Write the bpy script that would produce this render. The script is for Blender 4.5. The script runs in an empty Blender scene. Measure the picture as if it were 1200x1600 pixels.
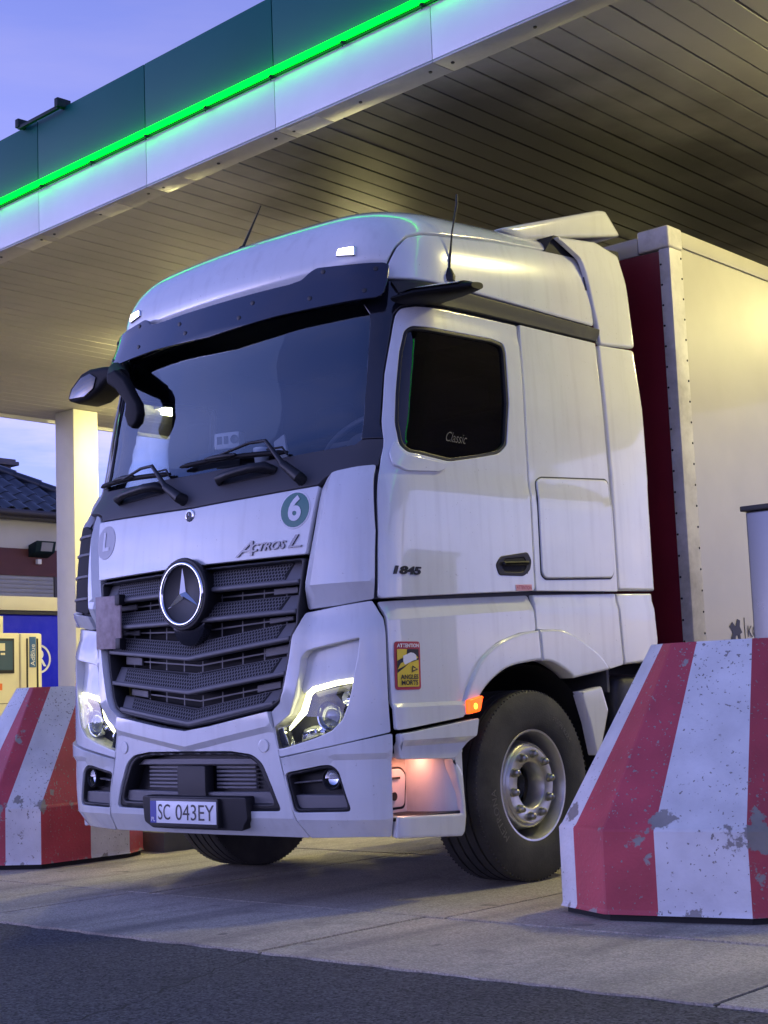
import bpy, bmesh, math, random
from mathutils import Vector, Matrix, geometry
random.seed(7)
scene = bpy.context.scene
col = scene.collection
R_ = math.radians

# ------------------------------------------------------------------ camera
cam_d = bpy.data.cameras.new('camera')
cam = bpy.data.objects.new('camera', cam_d); col.objects.link(cam)
scene.camera = cam
cam_d.sensor_fit = 'VERTICAL'; cam_d.sensor_height = 36.0; cam_d.sensor_width = 27.0
cam_d.lens = 2350.0/1600.0*36.0
cam_d.clip_start = .05; cam_d.clip_end = 2000
AZ, PI_, RO = R_(41.2), R_(7.15), R_(2.2)
fwd = Vector((-math.sin(AZ)*math.cos(PI_), math.cos(AZ)*math.cos(PI_), math.sin(PI_)))
rgt = fwd.cross(Vector((0, 0, 1))).normalized(); upv = rgt.cross(fwd)
r2 = rgt*math.cos(RO)-upv*math.sin(RO); u2 = upv*math.cos(RO)+rgt*math.sin(RO)
cam.matrix_world = Matrix(((r2.x, u2.x, -fwd.x, 6.12), (r2.y, u2.y, -fwd.y, -5.32), (r2.z, u2.z, -fwd.z, 1.0), (0, 0, 0, 1)))

# ------------------------------------------------------------------ dusk sky, weak sun glow, exposure
SUN_AZ = R_(232.0)      # compass-like angle of the set sun, behind the camera
SUN_EL = R_(3.0)
world = bpy.data.worlds.new('World'); scene.world = world; world.use_nodes = True
wn, wl = world.node_tree.nodes, world.node_tree.links
wn.clear()
w_out = wn.new('ShaderNodeOutputWorld'); w_bg = wn.new('ShaderNodeBackground')
sky = wn.new('ShaderNodeTexSky'); sky.sky_type = 'NISHITA'; sky.sun_disc = False
sky.sun_elevation = SUN_EL; sky.sun_rotation = SUN_AZ; sky.air_density = 1.0; sky.dust_density = .6; sky.ozone_density = 2.0
bw = wn.new('ShaderNodeRGBToBW'); wl.new(sky.outputs[0], bw.inputs[0])
tc = wn.new('ShaderNodeTexCoord')
sep = wn.new('ShaderNodeSeparateXYZ'); wl.new(tc.outputs['Generated'], sep.inputs[0])
ramp = wn.new('ShaderNodeValToRGB'); wl.new(sep.outputs[2], ramp.inputs[0])
ramp.color_ramp.elements[0].position = 0.0; ramp.color_ramp.elements[0].color = (.38, .385, .98, 1)
ramp.color_ramp.elements[1].position = .55; ramp.color_ramp.elements[1].color = (.20, .30, .98, 1)
e = ramp.color_ramp.elements.new(.16); e.color = (.31, .375, .98, 1)
e = ramp.color_ramp.elements.new(.32); e.color = (.36, .395, .98, 1)
# thin cloud veil near the horizon
mp = wn.new('ShaderNodeMapping'); mp.inputs['Scale'].default_value = (1.2, 1.2, 7.0); wl.new(tc.outputs['Generated'], mp.inputs[0])
cn = wn.new('ShaderNodeTexNoise'); cn.inputs['Scale'].default_value = 3.5; cn.inputs['Detail'].default_value = 6; cn.inputs['Roughness'].default_value = .55
wl.new(mp.outputs[0], cn.inputs['Vector'])
cr = wn.new('ShaderNodeValToRGB'); wl.new(cn.outputs[0], cr.inputs[0])
cr.color_ramp.elements[0].position = .42; cr.color_ramp.elements[0].color = (0, 0, 0, 1)
cr.color_ramp.elements[1].position = .72; cr.color_ramp.elements[1].color = (.95, .95, .95, 1)
hz = wn.new('ShaderNodeMapRange'); wl.new(sep.outputs[2], hz.inputs[0])
hz.inputs[1].default_value = .05; hz.inputs[2].default_value = .38; hz.inputs[3].default_value = 1; hz.inputs[4].default_value = .12
cm = wn.new('ShaderNodeMath'); cm.operation = 'MULTIPLY'; wl.new(cr.outputs[0], cm.inputs[0]); wl.new(hz.outputs[0], cm.inputs[1])
mixc = wn.new('ShaderNodeMixRGB'); wl.new(cm.outputs[0], mixc.inputs[0]); wl.new(ramp.outputs[0], mixc.inputs[1]); mixc.inputs[2].default_value = (.95, .78, .97, 1)
# brightness follows the physical sky (flattened), hue is the dusk hue
pw = wn.new('ShaderNodeMath'); pw.operation = 'POWER'; wl.new(bw.outputs[0], pw.inputs[0]); pw.inputs[1].default_value = .8
mul = wn.new('ShaderNodeMixRGB'); mul.blend_type = 'MULTIPLY'; mul.inputs[0].default_value = 1
wl.new(mixc.outputs[0], mul.inputs[1]); wl.new(pw.outputs[0], mul.inputs[2])
wl.new(mul.outputs[0], w_bg.inputs[0]); w_bg.inputs[1].default_value = 1.26
wl.new(w_bg.outputs[0], w_out.inputs[0])

sun_d = bpy.data.lights.new('sun', 'SUN'); sun = bpy.data.objects.new('sun', sun_d); col.objects.link(sun)
sun_d.energy = .12; sun_d.angle = R_(40); sun_d.color = (.45, .52, 1.0)
sd = Vector((math.sin(SUN_AZ)*math.cos(R_(14)), math.cos(SUN_AZ)*math.cos(R_(14)), math.sin(R_(14))))
sun.rotation_euler = (-sd).to_track_quat('-Z', 'Y').to_euler()

vs = scene.view_settings
vs.view_transform = 'Standard'; vs.look = 'None'; vs.exposure = 0.0; vs.gamma = 1.0; vs.use_curve_mapping = False

# ------------------------------------------------------------------ materials
def lin(c):
    return tuple((v/255/12.92 if v/255 <= .04045 else ((v/255+.055)/1.055)**2.4) for v in c)
MATS = {}
def mat(name, base, rough=.5, metal=0.0, coat=0.0, spec=.5, var=0.0, vscale=3.0, bump=0.0, bscale=60.0, dirt=None, dirt_amt=0.0, dscale=2.0, emit=None, estr=0.0, rvar=0.0):
    if name in MATS: return MATS[name]
    m = bpy.data.materials.new(name); m.use_nodes = True; MATS[name] = m
    nt = m.node_tree; N, L = nt.nodes, nt.links
    b = N['Principled BSDF']
    b.inputs['Base Color'].default_value = (*base, 1); b.inputs['Roughness'].default_value = rough
    b.inputs['Metallic'].default_value = metal; b.inputs['Coat Weight'].default_value = coat; b.inputs['Coat Roughness'].default_value = .04
    b.inputs['Specular IOR Level'].default_value = spec
    if emit: b.inputs['Emission Color'].default_value = (*emit, 1); b.inputs['Emission Strength'].default_value = estr
    if var or dirt or bump or rvar:
        geo = N.new('ShaderNodeNewGeometry')
        cur = None
        if var:
            n = N.new('ShaderNodeTexNoise'); n.inputs['Scale'].default_value = vscale; n.inputs['Detail'].default_value = 5; L.new(geo.outputs['Position'], n.inputs['Vector'])
            mr = N.new('ShaderNodeMapRange'); L.new(n.outputs[0], mr.inputs[0]); mr.inputs[1].default_value = .3; mr.inputs[2].default_value = .7
            mr.inputs[3].default_value = 1-var; mr.inputs[4].default_value = 1+var
            mx = N.new('ShaderNodeMixRGB'); mx.blend_type = 'MULTIPLY'; mx.inputs[0].default_value = 1; mx.inputs[1].default_value = (*base, 1); L.new(mr.outputs[0], mx.inputs[2])
            cur = mx.outputs[0]
        if dirt:
            n = N.new('ShaderNodeTexNoise'); n.inputs['Scale'].default_value = dscale; n.inputs['Detail'].default_value = 8; n.inputs['Roughness'].default_value = .65; L.new(geo.outputs['Position'], n.inputs['Vector'])
            rr = N.new('ShaderNodeValToRGB'); L.new(n.outputs[0], rr.inputs[0]); rr.color_ramp.elements[0].position = .45; rr.color_ramp.elements[0].color = (0, 0, 0, 1)
            rr.color_ramp.elements[1].position = .75; rr.color_ramp.elements[1].color = (dirt_amt,)*3+(1,)
            mx = N.new('ShaderNodeMixRGB'); L.new(rr.outputs[0], mx.inputs[0])
            if cur: L.new(cur, mx.inputs[1])
            else: mx.inputs[1].default_value = (*base, 1)
            mx.inputs[2].default_value = (*dirt, 1); cur = mx.outputs[0]
        if cur: L.new(cur, b.inputs['Base Color'])
        if rvar:
            n = N.new('ShaderNodeTexNoise'); n.inputs['Scale'].default_value = vscale*2; n.inputs['Detail'].default_value = 6; L.new(geo.outputs['Position'], n.inputs['Vector'])
            mr = N.new('ShaderNodeMapRange'); L.new(n.outputs[0], mr.inputs[0]); mr.inputs[3].default_value = max(0, rough-rvar); mr.inputs[4].default_value = rough+rvar
            L.new(mr.outputs[0], b.inputs['Roughness'])
        if bump:
            n = N.new('ShaderNodeTexNoise'); n.inputs['Scale'].default_value = bscale; n.inputs['Detail'].default_value = 4; L.new(geo.outputs['Position'], n.inputs['Vector'])
            bp = N.new('ShaderNodeBump'); bp.inputs['Strength'].default_value = bump; bp.inputs['Distance'].default_value = .01; L.new(n.outputs[0], bp.inputs['Height'])
            L.new(bp.outputs[0], b.inputs['Normal'])
    return m

def glass(name, tint, refl=(1, 1, 1), base_refl=.05, rough=.0):
    m = bpy.data.materials.new(name); m.use_nodes = True; N, L = m.node_tree.nodes, m.node_tree.links
    N.clear(); o = N.new('ShaderNodeOutputMaterial'); tr = N.new('ShaderNodeBsdfTransparent'); tr.inputs[0].default_value = (*tint, 1)
    gl = N.new('ShaderNodeBsdfGlossy'); gl.inputs['Color'].default_value = (*refl, 1); gl.inputs['Roughness'].default_value = rough
    fr = N.new('ShaderNodeFresnel'); fr.inputs[0].default_value = 1.52
    ad = N.new('ShaderNodeMath'); ad.operation = 'ADD'; L.new(fr.outputs[0], ad.inputs[0]); ad.inputs[1].default_value = base_refl; ad.use_clamp = True
    mx = N.new('ShaderNodeMixShader'); L.new(ad.outputs[0], mx.inputs[0]); L.new(tr.outputs[0], mx.inputs[1]); L.new(gl.outputs[0], mx.inputs[2])
    L.new(mx.outputs[0], o.inputs[0]); MATS[name] = m; return m

def emis(name, c, s):
    m = bpy.data.materials.new(name); m.use_nodes = True; N, L = m.node_tree.nodes, m.node_tree.links
    N.clear(); o = N.new('ShaderNodeOutputMaterial'); e = N.new('ShaderNodeEmission'); e.inputs[0].default_value = (*c, 1); e.inputs[1].default_value = s
    L.new(e.outputs[0], o.inputs[0]); MATS[name] = m; return m

M_paint = mat('white_paint', (.70, .71, .70), rough=.22, coat=1.0, var=.025, vscale=1.8, dirt=(.40, .38, .35), dirt_amt=.16, dscale=2.2)
def road_film(m, amt):
    N, L = m.node_tree.nodes, m.node_tree.links; b = N['Principled BSDF']; src = b.inputs['Base Color'].links[0].from_socket
    geo = N.new('ShaderNodeNewGeometry'); mp_ = N.new('ShaderNodeMapping'); mp_.inputs['Scale'].default_value = (16, 16, 1.1); L.new(geo.outputs['Position'], mp_.inputs[0])
    n = N.new('ShaderNodeTexNoise'); n.inputs['Scale'].default_value = 1; n.inputs['Detail'].default_value = 6; L.new(mp_.outputs[0], n.inputs['Vector'])
    r_ = N.new('ShaderNodeMapRange'); L.new(n.outputs[0], r_.inputs[0]); r_.inputs[1].default_value = .5; r_.inputs[2].default_value = .8; r_.inputs[3].default_value = 0; r_.inputs[4].default_value = amt
    n2 = N.new('ShaderNodeTexNoise'); n2.inputs['Scale'].default_value = 75; n2.inputs['Detail'].default_value = 1; L.new(geo.outputs['Position'], n2.inputs['Vector'])
    r2_ = N.new('ShaderNodeMapRange'); L.new(n2.outputs[0], r2_.inputs[0]); r2_.inputs[1].default_value = .76; r2_.inputs[2].default_value = .80; r2_.inputs[3].default_value = 0; r2_.inputs[4].default_value = .5
    mx_ = N.new('ShaderNodeMath'); mx_.operation = 'MAXIMUM'; L.new(r_.outputs[0], mx_.inputs[0]); L.new(r2_.outputs[0], mx_.inputs[1])
    mx = N.new('ShaderNodeMixRGB'); L.new(mx_.outputs[0], mx.inputs[0]); L.new(src, mx.inputs[1]); mx.inputs[2].default_value = (.20, .18, .155, 1); L.new(mx.outputs[0], b.inputs['Base Color'])
road_film(M_paint, .16)
M_black = mat('black_plastic', (.012, .012, .014), rough=.46, spec=.35, rvar=.08, vscale=4)
M_gloss = mat('gloss_black', (.010, .011, .016), rough=.10, coat=.4)
M_grey = mat('grille_plastic', (.15, .145, .15), rough=.5, rvar=.06, bump=.05, bscale=300)
M_cowl = mat('cowl_plastic', (.05, .048, .052), rough=.55, bump=.06, bscale=350)
M_dark = mat('dark_void', (.012, .012, .013), rough=.8)
M_chrome = mat('chrome', (.82, .83, .85), rough=.07, metal=1)
M_steel = mat('wheel_steel', (.58, .57, .54), rough=.38, metal=.85, var=.08, vscale=9, dirt=(.14, .12, .10), dirt_amt=.3, dscale=9, rvar=.1)
M_nut = mat('nut_steel', (.34, .34, .34), rough=.28, metal=1, var=.1, vscale=30)
M_hub = mat('hub_dark', (.05, .05, .055), rough=.5, metal=.6)
M_arm = mat('mirror_arm_black', (.006, .006, .007), rough=.6, spec=.2)
M_rubber = mat('tyre_rubber', (.027, .026, .024), rough=.72, var=.2, vscale=8, dirt=(.11, .10, .085), dirt_amt=.35, dscale=5, bump=.15, bscale=120)
M_rubbertxt = mat('tyre_lettering', (.10, .095, .085), rough=.65)
M_glass = glass('windscreen_glass', (.86, .92, .95), refl=(.80, .92, 1.0), base_refl=.055)
M_sideglass = glass('dark_side_glass', (.05, .05, .06), base_refl=.0)
M_clearglass = glass('side_glass', (.80, .88, .92), base_refl=.01)
M_lens = glass('lamp_lens', (.86, .90, .95), base_refl=.02)
M_visor = mat('smoked_visor', (.012, .013, .030), rough=.12, coat=.6)
M_interior = mat('interior_trim', (.07, .07, .085), rough=.7)
M_intdark = mat('interior_dark', (.006, .006, .008), rough=.75)
M_seat = mat('seat_fabric', (.012, .012, .016), rough=.9)
M_white = mat('white_film', (.75, .75, .76), rough=.4)
M_greenstk = mat('green_sticker', (.055, .20, .165), rough=.35)
M_greystk = mat('faded_sticker', (.46, .46, .47), rough=.4)
M_red = mat('red_film', (.42, .035, .05), rough=.4)
M_pink = mat('pink_film', (.72, .35, .36), rough=.4)
M_yellow = mat('yellow_film', (.74, .55, .035), rough=.4)
M_ink = mat('black_ink', (.012, .012, .014), rough=.45)
M_blueink = mat('blue_band', (.015, .03, .30), rough=.4)
M_plate = mat('plate_white', (.80, .81, .82), rough=.35)
M_amber = mat('amber_lens', (.85, .10, .01), rough=.25, emit=(1.0, .10, .008), estr=2.2)
M_drl = emis('drl_light', (1.0, .95, .46), 6.5)
M_markl = emis('marker_light', (1.0, .93, .84), 6.0)
M_stepl = emis('step_light', (1.0, .34, .22), 30.0)
M_ambhot = emis('amber_bulb', (1.0, .28, .02), 9.0)
M_greenled = emis('green_tube', (.0, 1.0, .012), 10.0)
M_lamp = emis('canopy_lamp_light', (1.0, .88, .36), 285.0)
M_cardirty = mat('hazard_plate_back', (.40, .31, .30), rough=.6, var=.18, vscale=22, dirt=(.2, .13, .12), dirt_amt=.6, dscale=14)

# ------------------------------------------------------------------ object helpers
WM = {}
def link(name, data, parent=None, world=None, m=None, kind=None, label=None, cat=None, group=None):
    o = bpy.data.objects.new(name, data); col.objects.link(o)
    W = world if world is not None else Matrix.Identity(4)
    if parent is not None:
        o.parent = parent; o.matrix_parent_inverse = WM[parent.name].inverted()
    o.matrix_basis = W; WM[o.name] = W
    if m is not None and data is not None and not data.materials: data.materials.append(m)
    if kind: o['kind'] = kind
    if label: o['label'] = label
    if cat: o['category'] = cat
    if group: o['group'] = group
    return o
def empty(name, loc, label=None, cat=None, group=None):
    o = link(name, None, None, Matrix.Translation(loc), label=label, cat=cat, group=group); o.empty_display_size = .1
    return o
T = lambda x, y, z: Matrix.Translation((x, y, z))

class MB:
    def __init__(s): s.v = []; s.f = []; s.mi = []
    def add(s, vs, fs, mi=0):
        k = len(s.v); s.v += [tuple(p) for p in vs]
        for f in fs: s.f.append([i+k for i in f]); s.mi.append(mi)
    def box(s, x0, x1, y0, y1, z0, z1, mi=0, M=None):
        vs = [Vector(p) for p in ((x0, y0, z0), (x1, y0, z0), (x1, y1, z0), (x0, y1, z0), (x0, y0, z1), (x1, y0, z1), (x1, y1, z1), (x0, y1, z1))]
        if M: vs = [M @ p for p in vs]
        s.add(vs, [(0, 3, 2, 1), (4, 5, 6, 7), (0, 1, 5, 4), (1, 2, 6, 5), (2, 3, 7, 6), (3, 0, 4, 7)], mi); return s
    def prism(s, pts, d, mi=0):      # pts: 3D polygon, d: extrusion vector
        n = len(pts); P = [Vector(p) for p in pts]; d = Vector(d); Q = [p+d for p in P]
        nrm = sum(((P[(i+1) % n]-P[0]).cross(P[(i+2) % n]-P[0]) for i in range(n-2)), Vector())
        flip = nrm.dot(d) > 0
        a, b = list(range(n)), list(range(n, 2*n))
        fs = [a[::-1] if flip else a, b if flip else b[::-1]]
        for i in range(n):
            j = (i+1) % n; q = [i, j, n+j, n+i]; fs.append(q if flip else q[::-1])
        s.add(P+Q, fs, mi); return s
    def tube(s, path, rad, seg=10, mi=0, caps=True):
        P = [Vector(p) for p in path]; rr = rad if isinstance(rad, (list, tuple)) else [rad]*len(P)
        rings = []; up = Vector((0, 0, 1))
        for i, p in enumerate(P):
            d = (P[min(i+1, len(P)-1)]-P[max(i-1, 0)]).normalized()
            a = d.cross(up)
            if a.length < .05: a = d.cross(Vector((1, 0, 0)))
            a.normalize(); b = a.cross(d)
            rings.append([p+(a*math.cos(2*math.pi*k/seg)+b*math.sin(2*math.pi*k/seg))*rr[i] for k in range(seg)])
        vs = [q for r in rings for q in r]; fs = []
        for i in range(len(P)-1):
            for k in range(seg):
                k2 = (k+1) % seg; fs.append([i*seg+k, i*seg+k2, (i+1)*seg+k2, (i+1)*seg+k])
        if caps: fs.append(list(range(seg))[::-1]); fs.append([(len(P)-1)*seg+k for k in range(seg)])
        s.add(vs, fs, mi); return s
    def lathe(s, prof, center, axis='x', seg=48, mi=0, closed=False):   # prof: (axial, radius)
        c = Vector(center); vs = []; n = len(prof)
        for k in range(seg):
            a = 2*math.pi*k/seg; ca, sa = math.cos(a), math.sin(a)
            for (h, r) in prof:
                if axis == 'x': p = (h, r*ca, r*sa)
                elif axis == 'y': p = (r*sa, h, r*ca)
                else: p = (r*ca, r*sa, h)
                vs.append(c+Vector(p))
        fs = []
        for k in range(seg):
            k2 = (k+1) % seg
            for i in range(n if closed else n-1):
                i2 = (i+1) % n
                fs.append([k*n+i, k*n+i2, k2*n+i2, k2*n+i])
        s.add(vs, fs, mi); return s
    def build(s, name, m, parent=None, bevel=0, seg=2, smooth=False, ang=35, sharp=48, world=None, **kw):
        me = bpy.data.meshes.new(name)
        bm = bmesh.new()
        bv = [bm.verts.new(p) for p in s.v]
        for f, mi in zip(s.f, s.mi):
            try: fa = bm.faces.new([bv[i] for i in f]); fa.material_index = mi
            except ValueError: pass
        if bevel or smooth:
            bmesh.ops.remove_doubles(bm, verts=bm.verts, dist=1e-5)
            bmesh.ops.recalc_face_normals(bm, faces=bm.faces)
        if bevel:
            ed = [e for e in bm.edges if len(e.link_faces) == 2 and e.calc_face_angle() > R_(ang) and e.link_faces[0].material_index == e.link_faces[1].material_index]
            bmesh.ops.bevel(bm, geom=ed, offset=bevel, segments=seg, profile=.6, affect='EDGES', clamp_overlap=True, material=-1)
        if smooth or bevel:
            for f in bm.faces: f.smooth = True
            for e in bm.edges:
                if len(e.link_faces) == 2 and e.calc_face_angle() > R_(sharp): e.smooth = False
        bm.to_mesh(me); bm.free()
        for q in (m if isinstance(m, (list, tuple)) else [m]): me.materials.append(q)
        return link(name, me, parent, world, **kw)

# text as a mesh (flat letters with a little depth)
def text_mesh(body, size, ext=.0, shear=0.0, align='CENTER', spacing=1.0, bold=0.0, xs=1.0):
    c = bpy.data.curves.new('t', 'FONT'); c.body = body; c.size = size; c.extrude = ext; c.shear = shear; c.align_x = align; c.align_y = 'CENTER'
    c.space_character = spacing; c.offset = bold; c.resolution_u = 4; c.fill_mode = 'BOTH' if ext else 'FRONT'
    o = bpy.data.objects.new('t', c)
    me = bpy.data.meshes.new_from_object(o); bpy.data.objects.remove(o); bpy.data.curves.remove(c)
    me.materials.clear()
    for v in me.vertices: v.co.x *= xs
    return me
def text_on(name, body, size, fn, m, parent, ext=.0, **kw):     # fn(u, v, d) -> world point
    me = text_mesh(body, size, ext, **kw)
    for v in me.vertices: v.co = fn(v.co.x, v.co.y, v.co.z)
    me.materials.append(m)
    return link(name, me, parent)
# --- cab skin: plan outline at level z, parametrised by arclength s from the centre line ---
ZT=[.30,.45,.60,.90,1.46,1.74,2.00,2.10,2.20,2.32,2.70,3.07,3.20,3.36,3.475,3.57,3.64,3.69,3.715]
Y0=[.05,.03,.02,.02,.03,.045,.07,.09,.13,.19,.27,.34,.35,.36,.40,.47,.57,.72,.90]
WT=[1.245,1.25,1.25,1.25,1.25,1.25,1.25,1.25,1.248,1.245,1.235,1.215,1.21,1.20,1.165,1.10,.98,.80,.55]
XS=[.93,.95,.95,.95,.96,.97,.97,.97,.96,.95,.93,.92,.90,.88,.84,.78,.68,.55,.38]
RY=[.26,.26,.26,.26,.26,.26,.27,.28,.30,.30,.32,.36,.40,.42,.42,.42,.42,.42,.42]
BT=[.085,.085,.085,.085,.085,.085,.09,.09,.10,.12,.12,.12,.12,.11,.11,.11,.11,.11,.11]
def lerp_t(z,T):
    if z<=ZT[0]: return T[0]
    if z>=ZT[-1]: return T[-1]
    for i in range(len(ZT)-1):
        if z<=ZT[i+1]:
            n=len(ZT); h=ZT[i+1]-ZT[i]; t=(z-ZT[i])/h
            def m(k):
                a=(T[k]-T[k-1])/(ZT[k]-ZT[k-1]) if k>0 else None
                b=(T[k+1]-T[k])/(ZT[k+1]-ZT[k]) if k<n-1 else None
                if a is None: return b
                if b is None: return a
                if a*b<=0: return 0
                return 2*a*b/(a+b)
            m0,m1=m(i)*h,m(i+1)*h
            return (2*t**3-3*t*t+1)*T[i]+(t**3-2*t*t+t)*m0+(-2*t**3+3*t*t)*T[i+1]+(t**3-t*t)*m1
_oc={}
def outline(z):
    k=round(z,3)
    if k in _oc: return _oc[k]
    y0,W,xs,ry,b=[lerp_t(k,T) for T in (Y0,WT,XS,RY,BT)]
    pts=[]
    for i in range(13):
        x=xs*i/12; pts.append((x,y0+b*x*x))
    ys=y0+b*xs*xs; sl=2*b*xs
    dx=W-xs
    p0=(xs,ys);p1=(xs+.62*dx,ys+sl*.62*dx);p2=(W,ys+ry*.38);p3=(W,ys+ry)
    for i in range(1,17):
        t=i/16;u=1-t
        pts.append(tuple(u**3*p0[j]+3*u*u*t*p1[j]+3*u*t*t*p2[j]+t**3*p3[j] for j in (0,1)))
    cum=[0.]
    for a,c in zip(pts,pts[1:]): cum.append(cum[-1]+math.hypot(c[0]-a[0],c[1]-a[1]))
    _oc[k]=(pts,cum); return _oc[k]
def S(s,z):
    pts,cum=outline(z); a=abs(s)
    if a>=cum[-1]:
        x,y=pts[-1][0],pts[-1][1]+a-cum[-1]
    else:
        lo=0
        for i in range(len(cum)-1):
            if cum[i+1]>=a: lo=i;break
        t=(a-cum[lo])/(cum[lo+1]-cum[lo])
        x=pts[lo][0]+t*(pts[lo+1][0]-pts[lo][0]); y=pts[lo][1]+t*(pts[lo+1][1]-pts[lo][1])
    if s<0: x=-x
    zz=z+(.075*max(0,y-.4)*min(1,max(0,(z-3.2)/.3)) if z>3.2 else 0)
    return (x,y,zz)
def s_of(y,z):
    pts,cum=outline(z); return cum[-1]+y-pts[-1][1]
def Sv(s, z): return Vector(S(s, z))
def Sn(s, z):
    h = .004
    a = Sv(s+h, z)-Sv(s-h, z); b = Sv(s, z+h)-Sv(s, z-h)
    n = a.cross(b); n.normalize(); return n
def F_cab(s, z, d): return Sv(s, z)+Sn(s, z)*d
def plane_x(x0):   # side plane facing +X: (u, v) = (y, z)
    return lambda u, v, d: Vector((x0+d, u, v))
def plane_y(y0):   # front plane facing -Y: (u, v) = (x, z)
    return lambda u, v, d: Vector((u, y0-d, v))

def rnd(poly, r):
    if not r: return list(poly)
    out = []; n = len(poly)
    for i in range(n):
        a, b, c = Vector(poly[i-1]), Vector(poly[i]), Vector(poly[(i+1) % n])
        d1, d2 = a-b, c-b; l1, l2 = d1.length, d2.length
        cosang = d1.normalized().dot(d2.normalized())
        if cosang < -.985: out.append((b.x, b.y)); continue
        q = min(r, .45*l1, .45*l2)
        p0, p2 = b+d1.normalized()*q, b+d2.normalized()*q
        for k in range(5):
            t = k/4; p = p0*(1-t)**2+b*2*t*(1-t)+p2*t*t; out.append((p.x, p.y))
    return out
def resample(poly, res):
    out = []; n = len(poly)
    for i in range(n):
        a, b = Vector(poly[i]), Vector(poly[(i+1) % n]); l = (b-a).length
        if l < 1e-5: continue
        k = max(1, int(math.ceil(l/res)))
        for j in range(k): p = a.lerp(b, j/k); out.append((p.x, p.y))
    return out
def area(p): return .5*sum(p[i-1][0]*p[i][1]-p[i][0]*p[i-1][1] for i in range(len(p)))
def inset(p, d):     # p counter-clockwise, moves inward by d
    n = len(p); out = []
    for i in range(n):
        a, b, c = Vector(p[i-1]), Vector(p[i]), Vector(p[(i+1) % n])
        e1, e2 = (b-a).normalized(), (c-b).normalized()
        n1, n2 = Vector((-e1.y, e1.x)), Vector((-e2.y, e2.x))
        m = n1+n2
        if m.length < .2: m = n1
        m.normalize(); k = 1/max(.45, m.dot(n1))
        q = b+m*d*k; out.append((q.x, q.y))
    return out
def inside(pt, poly):
    x, y = pt; c = False; j = len(poly)-1
    for i in range(len(poly)):
        xi, yi = poly[i]; xj, yj = poly[j]
        if (yi > y) != (yj > y) and x < (xj-xi)*(y-yi)/(yj-yi)+xi: c = not c
        j = i
    return c
def dens(poly):       # keep edges on the flat cab side straight in real space (y, z)
    out = []; n = len(poly)
    for i in range(n):
        a, c = poly[i], poly[(i+1) % n]; out.append(a)
        if min(abs(a[0]), abs(c[0])) > 1.42 and abs(a[1]-c[1]) > .1 and a[0]*c[0] > 0:
            ya, yc = S(*a)[1], S(*c)[1]; k = int(abs(a[1]-c[1])/.05)+1; sg = 1 if a[0] > 0 else -1
            for j in range(1, k):
                z = a[1]+(c[1]-a[1])*j/k; out.append((sg*s_of(ya+(yc-ya)*j/k, z), z))
    return out
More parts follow.
